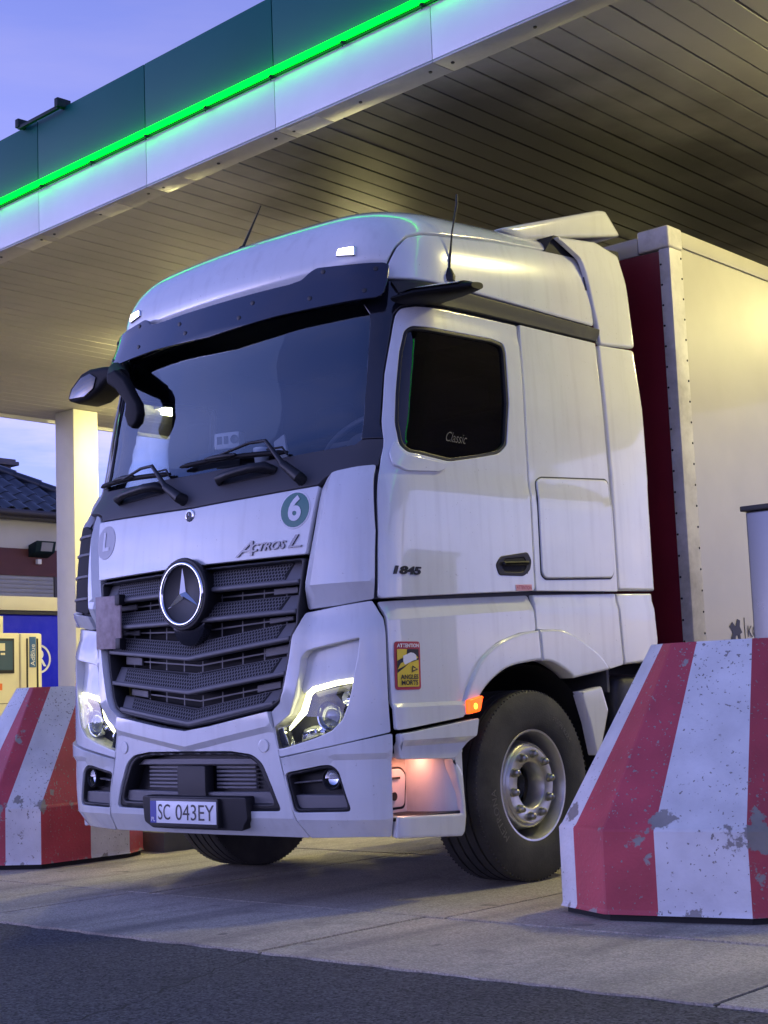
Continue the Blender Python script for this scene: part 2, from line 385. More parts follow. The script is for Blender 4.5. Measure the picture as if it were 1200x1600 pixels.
def patch(name, poly, m, parent, th=.02, off=0.0, bev=.0022, holes=(), r=.02, hr=None, res=.06, F=F_cab, disp=None, mirror=False, bres=None, gap=.003, straight=False, creases=(), sharp=50, **kw):
    if gap: poly = inset(poly if area(poly) > 0 else poly[::-1], gap)
    if F is F_cab and not straight: poly = dens(poly); holes = [dens(h) for h in holes]
    bres = bres or res*.7
    if mirror: poly = [(-a, b) for a, b in poly]; holes = [[(-a, b) for a, b in h] for h in holes]
    loops = []
    for k, pl in enumerate([poly]+list(holes)):
        q = resample(rnd(pl, r if k == 0 else (hr if hr is not None else r)), bres)
        if (area(q) > 0) != (k == 0): q = q[::-1]
        loops.append(q)
    L1 = [inset(q, bev*2.4) for q in loops]; L2 = [inset(q, bev*.9) for q in loops]
    o_in = L1[0]; h_in = L1[1:]
    pts = []; edges = []
    for q in L1:
        k = len(pts); pts += q; edges += [(k+i, k+(i+1) % len(q)) for i in range(len(q))]
    cpts = []
    for cl in creases:
        if mirror: cl = [(-a_, b_) for a_, b_ in cl]
        q = resample(list(cl)+list(cl)[-2:0:-1], bres)[:0] or []
        for a_, c_ in zip(cl, cl[1:]):
            n_ = max(1, int(math.hypot(c_[0]-a_[0], c_[1]-a_[1])/bres))
            for j in range(n_): q.append((a_[0]+(c_[0]-a_[0])*j/n_, a_[1]+(c_[1]-a_[1])*j/n_))
        q.append(cl[-1])
        q = [p for p in q if inside(p, o_in) and not any(inside(p, h) for h in h_in) and min((p[0]-r_[0])**2+(p[1]-r_[1])**2 for L_ in L1 for r_ in L_) > .005**2]
        k = len(pts); pts += q; cpts += q
        edges += [(k+i, k+i+1) for i in range(len(q)-1) if math.hypot(q[i][0]-q[i+1][0], q[i][1]-q[i+1][1]) < bres*1.6]
    nb = len(pts)
    x0, x1 = min(p[0] for p in o_in), max(p[0] for p in o_in); y0, y1 = min(p[1] for p in o_in), max(p[1] for p in o_in)
    nx, ny = int((x1-x0)/res)+1, int((y1-y0)/res)+1
    ring = o_in+[p for h in h_in for p in h]+cpts
    for i in range(1, nx+1):
        for j in range(1, ny+1):
            p = (x0+(i-.5*(j % 2))*res*.999, y0+j*res)
            if inside(p, o_in) and not any(inside(p, h) for h in h_in):
                if min((p[0]-b[0])**2+(p[1]-b[1])**2 for b in ring) > (res*.45)**2: pts.append(p)
    vs, es, fs, *_ = geometry.delaunay_2d_cdt([Vector(p) for p in pts], edges, [], 0, 1e-6)
    dd = disp or (lambda a, b: 0.0)
    sgn = -1 if mirror else 1
    def dsp(a, b): return dd(sgn*a, b)
    V = [F(p.x, p.y, off+dsp(p.x, p.y)) for p in vs]; FS = []
    for f in fs:
        c = sum((vs[i] for i in f), Vector((0, 0)))/len(f)
        if inside(c, o_in) and not any(inside(c, h) for h in h_in):
            a, b, cc = vs[f[0]], vs[f[1]], vs[f[2]]
            FS.append(list(f) if (b-a).cross(cc-a) > 0 else list(f)[::-1])
    # rims: inner ring (shared positions) -> bevel start -> edge -> back
    for q, q1, q2 in zip(loops, L1, L2):
        n = len(q); k = len(V)
        V += [F(a, b, off+dsp(a, b)) for a, b in q1]
        V += [F(a, b, off+dsp(a, b)-bev*.0) for a, b in q2]
        V += [F(a, b, off+dsp(a, b)-bev*1.0) for a, b in q]
        V += [F(a, b, off+dsp(a, b)-max(th, bev*1.2)) for a, b in q]
        for lv in range(3):
            for i in range(n):
                j = (i+1) % n
                FS.append([k+lv*n+j, k+lv*n+i, k+(lv+1)*n+i, k+(lv+1)*n+j])
    me = bpy.data.meshes.new(name)
    bm = bmesh.new(); bv = [bm.verts.new(p) for p in V]
    for f in FS:
        try: bm.faces.new([bv[i] for i in f])
        except ValueError: pass
    bmesh.ops.remove_doubles(bm, verts=bm.verts, dist=2e-5)
    loose = [v for v in bm.verts if not v.link_faces]
    bmesh.ops.delete(bm, geom=loose, context='VERTS')
    for f in bm.faces: f.smooth = True
    for e in bm.edges:
        if len(e.link_faces) == 2 and e.calc_face_angle() > R_(sharp): e.smooth = False
    bm.to_mesh(me); bm.free(); me.materials.append(m)
    return link(name, me, parent, **kw)
def both(*a, **k):
    return patch(*a, **k), patch(*a, mirror=True, **k)
def strip(name, line, w, m, parent, th=.01, off=0.0, F=F_cab, **kw):    # ribbon of width w along a (u, v) line
    n = len(line); up = []; dn = []
    for i, p in enumerate(line):
        a, b = Vector(line[max(0, i-1)]), Vector(line[min(n-1, i+1)]); t = (b-a).normalized(); nn = Vector((-t.y, t.x))
        q = Vector(p); up.append(tuple(q+nn*w/2)); dn.append(tuple(q-nn*w/2))
    return patch(name, up+dn[::-1], m, parent, th=th, off=off, r=0, F=F, bev=min(.003, w*.12), **kw)
def circ(cx, cy, r, n=24, ry=None): return [(cx+r*math.cos(2*math.pi*i/n), cy+(ry or r)*math.sin(2*math.pi*i/n)) for i in range(n)]
# ================================================================== SETTING
def ground_mat(name, base, speck, spscale, stain, stain_amt, rough, bump, bsc, patchy=.12, streak=0):
    m = bpy.data.materials.new(name); m.use_nodes = True; N, L = m.node_tree.nodes, m.node_tree.links
    b = N['Principled BSDF']; geo = N.new('ShaderNodeNewGeometry'); P = geo.outputs['Position']
    v = N.new('ShaderNodeTexVoronoi'); v.inputs['Scale'].default_value = spscale; L.new(P, v.inputs['Vector'])
    sp = N.new('ShaderNodeSeparateColor'); L.new(v.outputs['Color'], sp.inputs[0])
    r1 = N.new('ShaderNodeMapRange'); L.new(sp.outputs[0], r1.inputs[0]); r1.inputs[3].default_value = 1-speck; r1.inputs[4].default_value = 1+speck
    n1 = N.new('ShaderNodeTexNoise'); n1.inputs['Scale'].default_value = 1.1; n1.inputs['Detail'].default_value = 7; L.new(P, n1.inputs['Vector'])
    r2_ = N.new('ShaderNodeMapRange'); L.new(n1.outputs[0], r2_.inputs[0]); r2_.inputs[1].default_value = .3; r2_.inputs[2].default_value = .7; r2_.inputs[3].default_value = 1-patchy; r2_.inputs[4].default_value = 1+patchy
    mu = N.new('ShaderNodeMath'); mu.operation = 'MULTIPLY'; L.new(r1.outputs[0], mu.inputs[0]); L.new(r2_.outputs[0], mu.inputs[1])
    mx = N.new('ShaderNodeMixRGB'); mx.blend_type = 'MULTIPLY'; mx.inputs[0].default_value = 1; mx.inputs[1].default_value = (*base, 1); L.new(mu.outputs[0], mx.inputs[2])
    n2 = N.new('ShaderNodeTexNoise'); n2.inputs['Scale'].default_value = 2.3; n2.inputs['Detail'].default_value = 9; n2.inputs['Roughness'].default_value = .68; L.new(P, n2.inputs['Vector'])
    rp = N.new('ShaderNodeValToRGB'); L.new(n2.outputs[0], rp.inputs[0]); rp.color_ramp.elements[0].position = .52; rp.color_ramp.elements[0].color = (0, 0, 0, 1); rp.color_ramp.elements[1].position = .74; rp.color_ramp.elements[1].color = (stain_amt,)*3+(1,)
    m2 = N.new('ShaderNodeMixRGB'); L.new(rp.outputs[0], m2.inputs[0]); L.new(mx.outputs[0], m2.inputs[1]); m2.inputs[2].default_value = (*stain, 1)
    L.new(m2.outputs[0], b.inputs['Base Color']); b.inputs['Roughness'].default_value = rough
    if streak:      # rubber laid down along the lane, drips and oil spots
        mp_ = N.new('ShaderNodeMapping'); mp_.inputs['Scale'].default_value = (3.2, .28, 1); L.new(P, mp_.inputs[0])
        n5 = N.new('ShaderNodeTexNoise'); n5.inputs['Scale'].default_value = 1.0; n5.inputs['Detail'].default_value = 6; L.new(mp_.outputs[0], n5.inputs['Vector'])
        r5 = N.new('ShaderNodeMapRange'); L.new(n5.outputs[0], r5.inputs[0]); r5.inputs[1].default_value = .48; r5.inputs[2].default_value = .72; r5.inputs[3].default_value = 0; r5.inputs[4].default_value = streak
        m5 = N.new('ShaderNodeMixRGB'); L.new(r5.outputs[0], m5.inputs[0]); L.new(m2.outputs[0], m5.inputs[1]); m5.inputs[2].default_value = (.07, .065, .06, 1)
        n6 = N.new('ShaderNodeTexNoise'); n6.inputs['Scale'].default_value = 5.5; n6.inputs['Detail'].default_value = 2; L.new(P, n6.inputs['Vector'])
        r6 = N.new('ShaderNodeMapRange'); L.new(n6.outputs[0], r6.inputs[0]); r6.inputs[1].default_value = .69; r6.inputs[2].default_value = .76; r6.inputs[3].default_value = 0; r6.inputs[4].default_value = .7
        m6 = N.new('ShaderNodeMixRGB'); L.new(r6.outputs[0], m6.inputs[0]); L.new(m5.outputs[0], m6.inputs[1]); m6.inputs[2].default_value = (.05, .047, .044, 1)
        L.new(m6.outputs[0], b.inputs['Base Color'])
    nb = N.new('ShaderNodeTexNoise'); nb.inputs['Scale'].default_value = bsc; nb.inputs['Detail'].default_value = 5; L.new(P, nb.inputs['Vector'])
    ad = N.new('ShaderNodeMath'); ad.operation = 'ADD'; L.new(nb.outputs[0], ad.inputs[0]); L.new(v.outputs['Distance'], ad.inputs[1])
    bp = N.new('ShaderNodeBump'); bp.inputs['Strength'].default_value = bump; bp.inputs['Distance'].default_value = .006; L.new(ad.outputs[0], bp.inputs['Height']); L.new(bp.outputs[0], b.inputs['Normal'])
    MATS[name] = m; return m
M_asphalt = ground_mat('asphalt', (.060, .060, .066), .85, 105, (.028, .028, .030), .6, .85, .9, 90, .2)
M_concrete = ground_mat('apron_concrete', (.42, .372, .295), .30, 130, (.17, .15, .12), .7, .8, .5, 110, .18, .55)
M_joint = mat('joint_filler', (.025, .024, .023), rough=.9)
M_kerb = mat('kerb_concrete', (.10, .10, .10), rough=.85, var=.15, bump=.3, bscale=60)

g = MB(); g.add([(-300, -300, -.010), (300, -300, -.010), (300, 300, -.010), (-300, 300, -.010)], [(0, 1, 2, 3)])
ground = g.build('ground', M_asphalt, kind='structure', label='dark rough asphalt in front of the filling lanes')
YE = -.93
ap = MB(); ap.box(-12.6, 16.8, YE+.012, 16.2, -.2, -.0075)
apron = ap.build('concrete_apron', M_joint, kind='structure')
def slab_mesh(w, l, seed, jag=False):
    rr = random.Random(seed); m_ = MB(); n_ = 26
    if jag: m_.prism([(w*i/n_, (rr.uniform(-.012, .012) if 0 < i < n_ else 0), 0) for i in range(n_+1)]+[(w, l, 0), (0, l, 0)], (0, 0, -.10))
    else: m_.box(0, w, 0, l, -.10, 0)
    me = bpy.data.meshes.new('slab'); bm = bmesh.new(); bv = [bm.verts.new(p) for p in m_.v]
    for f in m_.f: bm.faces.new([bv[i] for i in f])
    bmesh.ops.bevel(bm, geom=[e for e in bm.edges if all(v.co.z > -.01 for v in e.verts)], offset=.007, segments=2, affect='EDGES')
    bm.to_mesh(me); bm.free(); me.materials.append(M_concrete); return me
sm_a, sm_a2, sm_b = slab_mesh(2.088, 1.068, 1, True), slab_mesh(2.088, 1.068, 5, True), slab_mesh(2.088, 2.138, 2)
for i in range(-6, 8):
    link('concrete_slab', sm_a if i % 2 else sm_a2, apron, T(-.6+2.1*i+.006+ (0 if i else 0), YE+.002, random.uniform(-.002, .002)))
    for j in range(7):
        off = (.0, .03, -.03, 0, .02, 0, 0)[j]
        link('concrete_slab', sm_b, apron, T(-.5+2.1*i+off+.006, .15+2.15*j+.006, random.uniform(-.002, .002)))
# crack in the asphalt (sealed, dark, slightly sunk bead)
cp = []; rr = random.Random(3)
for i in range(26):
    t = i/25; cp.append((1.9-.25*t+rr.uniform(-.03, .03)+.08*math.sin(5*t), -2.6+1.6*t, -.0092))
ck = MB()
for a, b in zip(cp, cp[1:]):
    w = rr.uniform(.003, .008); ck.add([(a[0]-w, a[1], a[2]), (a[0]+w, a[1], a[2]), (b[0]+w, b[1], b[2]), (b[0]-w, b[1], b[2])], [(0, 1, 2, 3)])
ck.build('crack', M_joint, ground)

# pump islands
for x0, x1, y0 in ((-3.35, -2.22, 1.72), (2.14, 3.4, 1.62)):
    k = MB(); k.box(x0, x1, y0, 14, -.01, .14)
    k.build('pump_island', M_kerb, kind='structure', bevel=.02)

# ---------------------------------------------------------------- canopy
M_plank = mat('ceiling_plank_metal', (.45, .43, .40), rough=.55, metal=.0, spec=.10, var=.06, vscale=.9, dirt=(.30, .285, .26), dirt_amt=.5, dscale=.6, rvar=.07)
def soot_shade(m, cx, cy, rx, ry):      # sooty stain plus truck shade painted into the plank colour above the lane
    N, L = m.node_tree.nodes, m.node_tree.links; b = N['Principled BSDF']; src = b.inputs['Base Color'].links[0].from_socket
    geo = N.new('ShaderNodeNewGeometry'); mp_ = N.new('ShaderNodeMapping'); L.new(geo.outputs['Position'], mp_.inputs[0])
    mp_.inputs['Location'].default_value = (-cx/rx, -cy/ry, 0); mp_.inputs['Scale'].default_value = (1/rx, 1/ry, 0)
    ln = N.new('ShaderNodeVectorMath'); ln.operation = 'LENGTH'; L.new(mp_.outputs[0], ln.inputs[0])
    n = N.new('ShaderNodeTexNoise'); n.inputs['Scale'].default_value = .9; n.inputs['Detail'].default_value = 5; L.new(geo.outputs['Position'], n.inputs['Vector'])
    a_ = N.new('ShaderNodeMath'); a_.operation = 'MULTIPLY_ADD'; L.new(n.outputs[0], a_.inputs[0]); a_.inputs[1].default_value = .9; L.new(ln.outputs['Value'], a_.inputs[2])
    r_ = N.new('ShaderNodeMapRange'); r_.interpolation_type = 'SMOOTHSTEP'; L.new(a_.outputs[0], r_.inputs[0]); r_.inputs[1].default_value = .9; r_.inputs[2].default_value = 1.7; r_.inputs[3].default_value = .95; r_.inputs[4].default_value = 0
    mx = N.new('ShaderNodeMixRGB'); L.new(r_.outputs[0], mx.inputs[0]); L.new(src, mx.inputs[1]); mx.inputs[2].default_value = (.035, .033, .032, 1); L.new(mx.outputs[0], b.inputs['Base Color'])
soot_shade(M_plank, -.5, 4.8, 2.2, 4.2)
M_fgreen = mat('fascia_green', (.002, .115, .090), rough=.5, spec=.2, var=.06, vscale=1.2)
M_fwhite = mat('fascia_white', (.74, .74, .74), rough=.35, coat=.2, var=.03)
M_trim = mat('fascia_trim', (.42, .40, .39), rough=.45, var=.12, vscale=5, dirt=(.16, .14, .13), dirt_amt=.5, dscale=5)
M_trimb = mat('trim_patch_metal', (.60, .57, .50), rough=.4, var=.1, vscale=8)
M_column = mat('column_paint', (.64, .62, .56), rough=.5, var=.05, vscale=2, dirt=(.3, .28, .25), dirt_amt=.3, dscale=2)
M_bracket = mat('bracket_green', (.006, .02, .024), rough=.6, spec=.2)
canopy = empty('station_canopy', (-9.9, 6.9, 0), 'filling station canopy with green and white fascia, green light tube and slatted ceiling', 'canopy')
CZ = 5.0; XL, XR = -10.7, 16.4  # right end lengthened out of view to keep sky light off the door
fy = lambda x: 1.80-.0525*x
PW = .187
pm = {}
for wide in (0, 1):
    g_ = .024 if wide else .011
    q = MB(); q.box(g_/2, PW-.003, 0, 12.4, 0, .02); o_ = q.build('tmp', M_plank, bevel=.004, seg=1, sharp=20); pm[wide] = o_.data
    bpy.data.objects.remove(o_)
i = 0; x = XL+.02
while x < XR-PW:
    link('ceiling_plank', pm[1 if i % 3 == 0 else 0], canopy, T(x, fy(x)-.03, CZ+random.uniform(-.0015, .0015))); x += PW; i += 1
dk = MB(); dk.prism([(XL+.04, fy(XL)+.07, CZ+.024), (XR-.04, fy(XR)+.07, CZ+.024), (XR-.04, 14.2, CZ+.024), (XL+.04, 14.2, CZ+.024)], (0, 0, .5))
dk.build('roof_deck', M_dark, canopy)
FM = Matrix.Translation((0, 1.80, 0)) @ Matrix.Rotation(math.atan(-.0525), 4, 'Z')
for k in range(-5, 14):
    a, b = -3.95+1.483*k, -3.95+1.483*(k+1)
    a = max(a, XL); 
    q = MB(); q.box(a+.004, b-.004, -.05, .0, 5.365, 5.94); q.build('fascia_panel', M_fgreen, canopy, bevel=.006, world=FM)
    q = MB(); q.box(a+.003, b-.003, -.045, .0, 4.975, 5.352); q.build('fascia_panel', M_fwhite, canopy, bevel=.004, world=FM)
    q = MB(); q.box(a+.003, b-.003, -.046, .155, 4.955, 4.97); e_ = q.build('edge_trim', M_trim, canopy, bevel=.003, world=FM)
    s_ = MB()
    for sx in (a+.09, a+.75, b-.10):
        s_.lathe([(4.947, 0), (4.947, .011), (4.956, .013)], (sx, .045, 0), 'z', 8)
    s_.build('screw', M_ink, e_, world=FM)
for xx in (-4.35, -3.2, -2.42, -.9):
    q = MB(); q.box(xx, xx+.3, -.02, .15, 4.951, 4.9545); q.build('trim_plate', M_trimb, canopy, bevel=.001, world=FM)
bk = MB(); bk.box(XL, XR, .01, .06, 4.97, 5.93); bk.build('fascia_back', M_dark, canopy, world=FM)
tb = MB(); tb.tube([(XL, -.085, 5.372), (XR, -.085, 5.372)], .022, 12); tube = tb.build('light_tube', M_greenled, canopy, smooth=True, world=FM)
q = MB(); q.box(XL, XR, -.066, -.052, 5.336, 5.348); q.build('tube_rail', M_bracket, canopy, world=FM)
for k in range(37):
    xx = XL+.35+.72*k
    q = MB(); q.box(xx, xx+.03, -.095, -.05, 5.338, 5.349); q.box(xx+.012, xx+.018, -.088, -.08, 5.310, 5.337)
    q.build('tube_clip', M_bracket, tube, world=FM)
q = MB(); q.box(-4.15, -3.55, -.12, -.09, 5.905, 5.935); q.box(-4.17, -4.12, -.13, .0, 5.92, 5.995); q.box(-3.58, -3.53, -.13, .0, 5.92, 5.995)
q.build('sign_bracket', M_bracket, canopy, bevel=.006, world=FM)
# side fascia at the far left end
q = MB(); q.box(XL-.05, XL, 2.42, 14.2, 4.96, 5.9); q.build('side_fascia', M_fwhite, canopy, bevel=.005)
for cx, cy in ((-10.05, 6.95), (-10.05, 12.6), (9.6, 6.95)):
    q = MB(); q.box(cx-.2, cx+.2, cy-.2, cy+.2, 0, 4.998); q.build('column', M_column, canopy, bevel=.012)
LAMPS = [(-8.8, 7.7), (-6.3, 5.6), (-2.9, 4.9), (-2.9, 9.4), (-8.8, 11.5), (3.0, 3.8), (3.3, 9.4)]
for lx, ly in LAMPS:
    q = MB(); q.box(lx-.30, lx+.30, ly-.20, ly+.20, 4.95, 4.998); h_ = q.build('ceiling_lamp', M_fwhite, canopy, bevel=.008)
    q = MB(); q.box(lx-.22, lx+.22, ly-.15, ly+.15, 4.885, 4.949); q.build('lamp_lens', M_lamp, h_, bevel=.008)

# ---------------------------------------------------------------- building behind
M_bwall = mat('building_render', (.50, .49, .50), rough=.85, var=.06, vscale=1.2, bump=.15, bscale=90)
M_maroon = mat('maroon_band', (.075, .016, .022), rough=.6, var=.08)
M_shut = mat('roller_shutter', (.27, .27, .31), rough=.5, var=.05)
M_tile = mat('roof_tile', (.026, .033, .046), rough=.34, coat=.25, var=.25, vscale=6)
M_gut = mat('gutter', (.04, .035, .04), rough=.5)
M_chim = mat('chimney', (.12, .11, .115), rough=.85, var=.15)
bl = empty('station_building', (-19, 8, 0), 'station building with dark blue tiled hip roof, chimney and maroon band', 'building')
YR = 12.35
q = MB(); q.box(-24, -16.3, 1, YR-.3, -.02, 4.55); q.build('wall', M_bwall, bl)
q = MB(); q.box(-16.299, -16.26, 1.2, YR-.32, 3.45, 3.93); q.build('wall_band', M_maroon, bl)
q = MB(); q.box(-16.299, -16.26, 11.13, 11.22, .0, 3.449); q.build('door_frame', M_gut, bl)
sh = MB(); sh.box(-16.299, -16.285, 5, 11.128, .02, 3.449); shut = sh.build('roller_shutter', M_shut, bl)
sl = MB(); sl.prism([(0, 0, 0), (0, 0, .072), (.014, 0, .060), (.018, 0, .03), (.012, 0, .004)], (0, 6.1, 0)); tmp = sl.build('tmp', M_shut, smooth=True); slm = tmp.data; bpy.data.objects.remove(tmp)
for k in range(16): link('shutter_slat', slm, shut, T(-16.285, 5.01, 3.37-.075*k))
q = MB(); q.tube([(-15.95, .8, 4.52), (-15.95, YR+.05, 4.52)], .07, 10); q.box(-16.3, -15.95, .9, YR, 4.44, 4.50); q.build('gutter', M_gut, bl, smooth=True)
SL = .60
rf = MB(); rf.add([(-16, .9, 4.56), (-16, YR, 4.56), (-20, YR-4, 4.56+4*SL), (-20, .9, 4.56+4*SL)], [(0, 1, 2, 3)])
rf.add([(-16, YR, 4.56), (-24, YR, 4.56), (-20, YR-4, 4.56+4*SL)], [(0, 1, 2)]); roof = rf.build('roof', M_gut, bl)
tl = MB(); N_ = 6; W_, Ld = .30, .36; vs_ = []
for a in range(N_+1):
    u = a/N_; hh = .035*math.sin(u*2*math.pi)+.02
    for (dx, dz) in ((0, .012), (-Ld, 0)): vs_.append((dx, u*W_, hh+dz-dx*0))
tl.add(vs_, [(2*a, 2*a+1, 2*a+3, 2*a+2) for a in range(N_)])
tl.add([(v[0], v[1], v[2]-.02) for v in vs_[::2]]+[vs_[2*a] for a in range(N_+1)], [(a, a+1, N_+2+a, N_+1+a) for a in range(N_)])
tmp = tl.build('tmp', M_tile, smooth=True); tlm = tmp.data; bpy.data.objects.remove(tmp)
tilt = Matrix.Rotation(math.atan(SL), 4, 'Y')
for r in range(9):
    for c in range(14):
        y = YR-.30-.30*c; xx = -16-.30*r
        if y+.25 > YR-.30*r-.02 or y < 8.4: continue
        link('roof_tile', tlm, roof, T(xx+.02, y, 4.58+.30*r*SL) @ tilt)
for k in range(11):
    t0_, t1_ = .33*k, .33*(k+1)+.05
    q = MB(); q.tube([(-16-t0_, YR-t0_, 4.64+t0_*SL), (-16-t1_, YR-t1_, 4.64+t1_*SL)], [.10, .075], 8); q.build('ridge_tile', M_tile, roof, smooth=True)
q = MB(); q.box(-18.35, -17.9, 10.85, 11.36, 4.7, 5.72); ch = q.build('chimney', M_chim, bl, bevel=.01)
q = MB(); q.box(-18.45, -17.8, 10.78, 11.48, 5.72, 5.80); q.box(-18.4, -17.85, 10.82, 11.44, 5.80, 5.85); q.build('chimney_cap', M_chim, ch, bevel=.02)
# wall flood light
q = MB(); q.prism([(-16.26, 10.57, 4.0), (-16.0, 10.57, 4.06), (-16.05, 10.57, 3.86), (-16.26, 10.57, 3.78)], (0, .42, 0)); fl = q.build('flood_light', M_bracket, bl, bevel=.012)
q = MB(); q.prism([(-16.02, 10.68, 4.02), (-15.99, 10.68, 4.03), (-16.04, 10.68, 3.88), (-16.07, 10.68, 3.88)], (0, .24, 0)); q.build('lamp_glass', M_shut, fl)
q = MB(); q.box(-16.26, -16.18, 10.72, 10.80, 3.66, 3.75); q.build('motion_sensor', M_fwhite, fl, bevel=.01)

# ---------------------------------------------------------------- blue tank container
M_blue = mat('container_blue', (.005, .010, .62), rough=.45, spec=.2, var=.06, vscale=2, dirt=(.2, .2, .5), dirt_amt=.1, dscale=4)
M_cream = mat('cream_paint', (.72, .66, .48), rough=.45, var=.04, vscale=3)
ct = empty('tank_container', (-13.8, 6.5, 0), 'blue tank container with cream top beam and white registered mark', 'container')
q = MB(); q.box(-15, -13, 4, 9.3, 0, 2.50); q.build('container_body', M_blue, ct, bevel=.02)
q = MB(); q.box(-15, -12.93, 3.9, 9.4, 2.56, 2.77); q.build('top_beam', M_cream, ct, bevel=.01)
q = MB(); q.box(-14.9, -12.96, 4.0, 9.3, 2.50, 2.56); q.build('shadow_gap', M_ink, ct)
fx = lambda u, v, d: Vector((-12.988+d, 8.42+u, 1.83+v))
patch('ring_mark', circ(0, 0, .225, 36), M_white, ct, th=.006, off=0, r=0, holes=[circ(0, 0, .19, 36)], hr=0, F=fx, bev=.001, res=.1)
text_on('registered_letter', 'R', .36, lambda u, v, d: fx(u+.02, v, .006), M_white, ct, bold=.004)

# ---------------------------------------------------------------- cream dispenser
M_screen = mat('dispenser_screen', (.05, .09, .14), rough=.2, coat=.4)
M_orange = mat('orange_sticker', (.75, .17, .03), rough=.45)
M_greenp = mat('green_plinth', (.01, .20, .06), rough=.5)
M_adb = mat('label_blue', (.05, .13, .32), rough=.4)
dp = empty('fuel_dispenser', (-9.6, 5.2, 0), 'cream dispenser with dark screen and blue side label in front of blue container', 'dispenser')
q = MB(); q.box(-10.0, -9.32, 4.5, 5.5, .95, 1.985); q.build('cabinet', M_cream, dp, bevel=.012)
q = MB(); q.box(-10.0, -9.34, 4.5, 5.5, .02, .945); q.build('plinth', M_greenp, dp, bevel=.01)
q = MB(); q.box(-9.95, -9.30, 5.508, 5.82, .02, 1.985); pl_ = q.build('hose_pillar', M_cream, dp, bevel=.03)
q = MB(); q.box(-9.299, -9.290, 5.585, 5.605, .95, 1.92); q.box(-9.299, -9.290, 5.735, 5.755, .95, 1.92); q.build('hose_slot', M_ink, pl_)
q = MB(); q.box(-9.299, -9.288, 5.63, 5.72, 1.57, 1.94); q.build('side_label', M_adb, pl_)
text_on('label_text', 'AdBlue', .09, lambda u, v, d: Vector((-9.286, 5.675-v, 1.72+u)), M_white, pl_)
q = MB(); q.box(-9.319, -9.305, 4.6, 5.42, 1.50, 1.92); sc_ = q.build('screen', M_ink, dp, bevel=.01)
q = MB(); q.box(-9.305, -9.300, 4.63, 5.39, 1.54, 1.89); q.build('screen_glass', M_screen, sc_)
q = MB(); q.box(-9.300, -9.296, 5.10, 5.28, 1.77, 1.86); q.box(-9.300, -9.296, 5.22, 5.28, 1.72, 1.745); q.build('display', M_cream, sc_)
q = MB(); q.box(-9.319, -9.314, 4.9, 5.25, 1.30, 1.38); q.build('orange_sticker', M_orange, dp)
q = MB(); q.lathe([(-9.31, 0), (-9.31, .022), (-9.325, .024)], (0, 5.42, 1.20), 'x', 12); q.lathe([(-9.31, 0), (-9.31, .022), (-9.325, .024)], (0, 5.08, 1.07), 'x', 12); q.build('lock', M_ink, dp)
q = MB(); q.box(-9.319, -9.316, 4.52, 5.5, 1.137, 1.143); q.box(-9.319, -9.316, 5.36, 5.364, .96, 1.137); q.build('panel_gap', M_ink, dp)
q = MB(); q.box(-9.4, -9.34, 5.0, 5.285, 1.986, 2.19); ns_ = q.build('number_sign', M_cream, dp, bevel=.006)
text_on('sign_number', '5', .19, lambda u, v, d: Vector((-9.337, 5.20+u, 2.09+v)), M_ink, ns_, bold=.004)

# steel dispenser behind the right barrier
M_brush = mat('brushed_steel', (.20, .205, .22), rough=.30, metal=1.0, var=.06, vscale=3, rvar=.06)
ds = empty('steel_dispenser', (2.8, 2.0, .14), 'brushed steel dispenser cabinet with black lid behind the barrier at right edge', 'dispenser')
q = MB(); q.box(2.42, 3.12, 1.75, 2.25, .14, 1.90); sb_ = q.build('cabinet', M_brush, ds, bevel=.012)
q = MB(); q.box(2.40, 3.14, 1.73, 2.27, 1.902, 1.93); q.build('lid', M_ink, ds, bevel=.006)
q = MB(); q.box(2.66, 2.95, 1.742, 1.749, 1.44, 1.47); q.build('recessed_grip', M_ink, sb_)

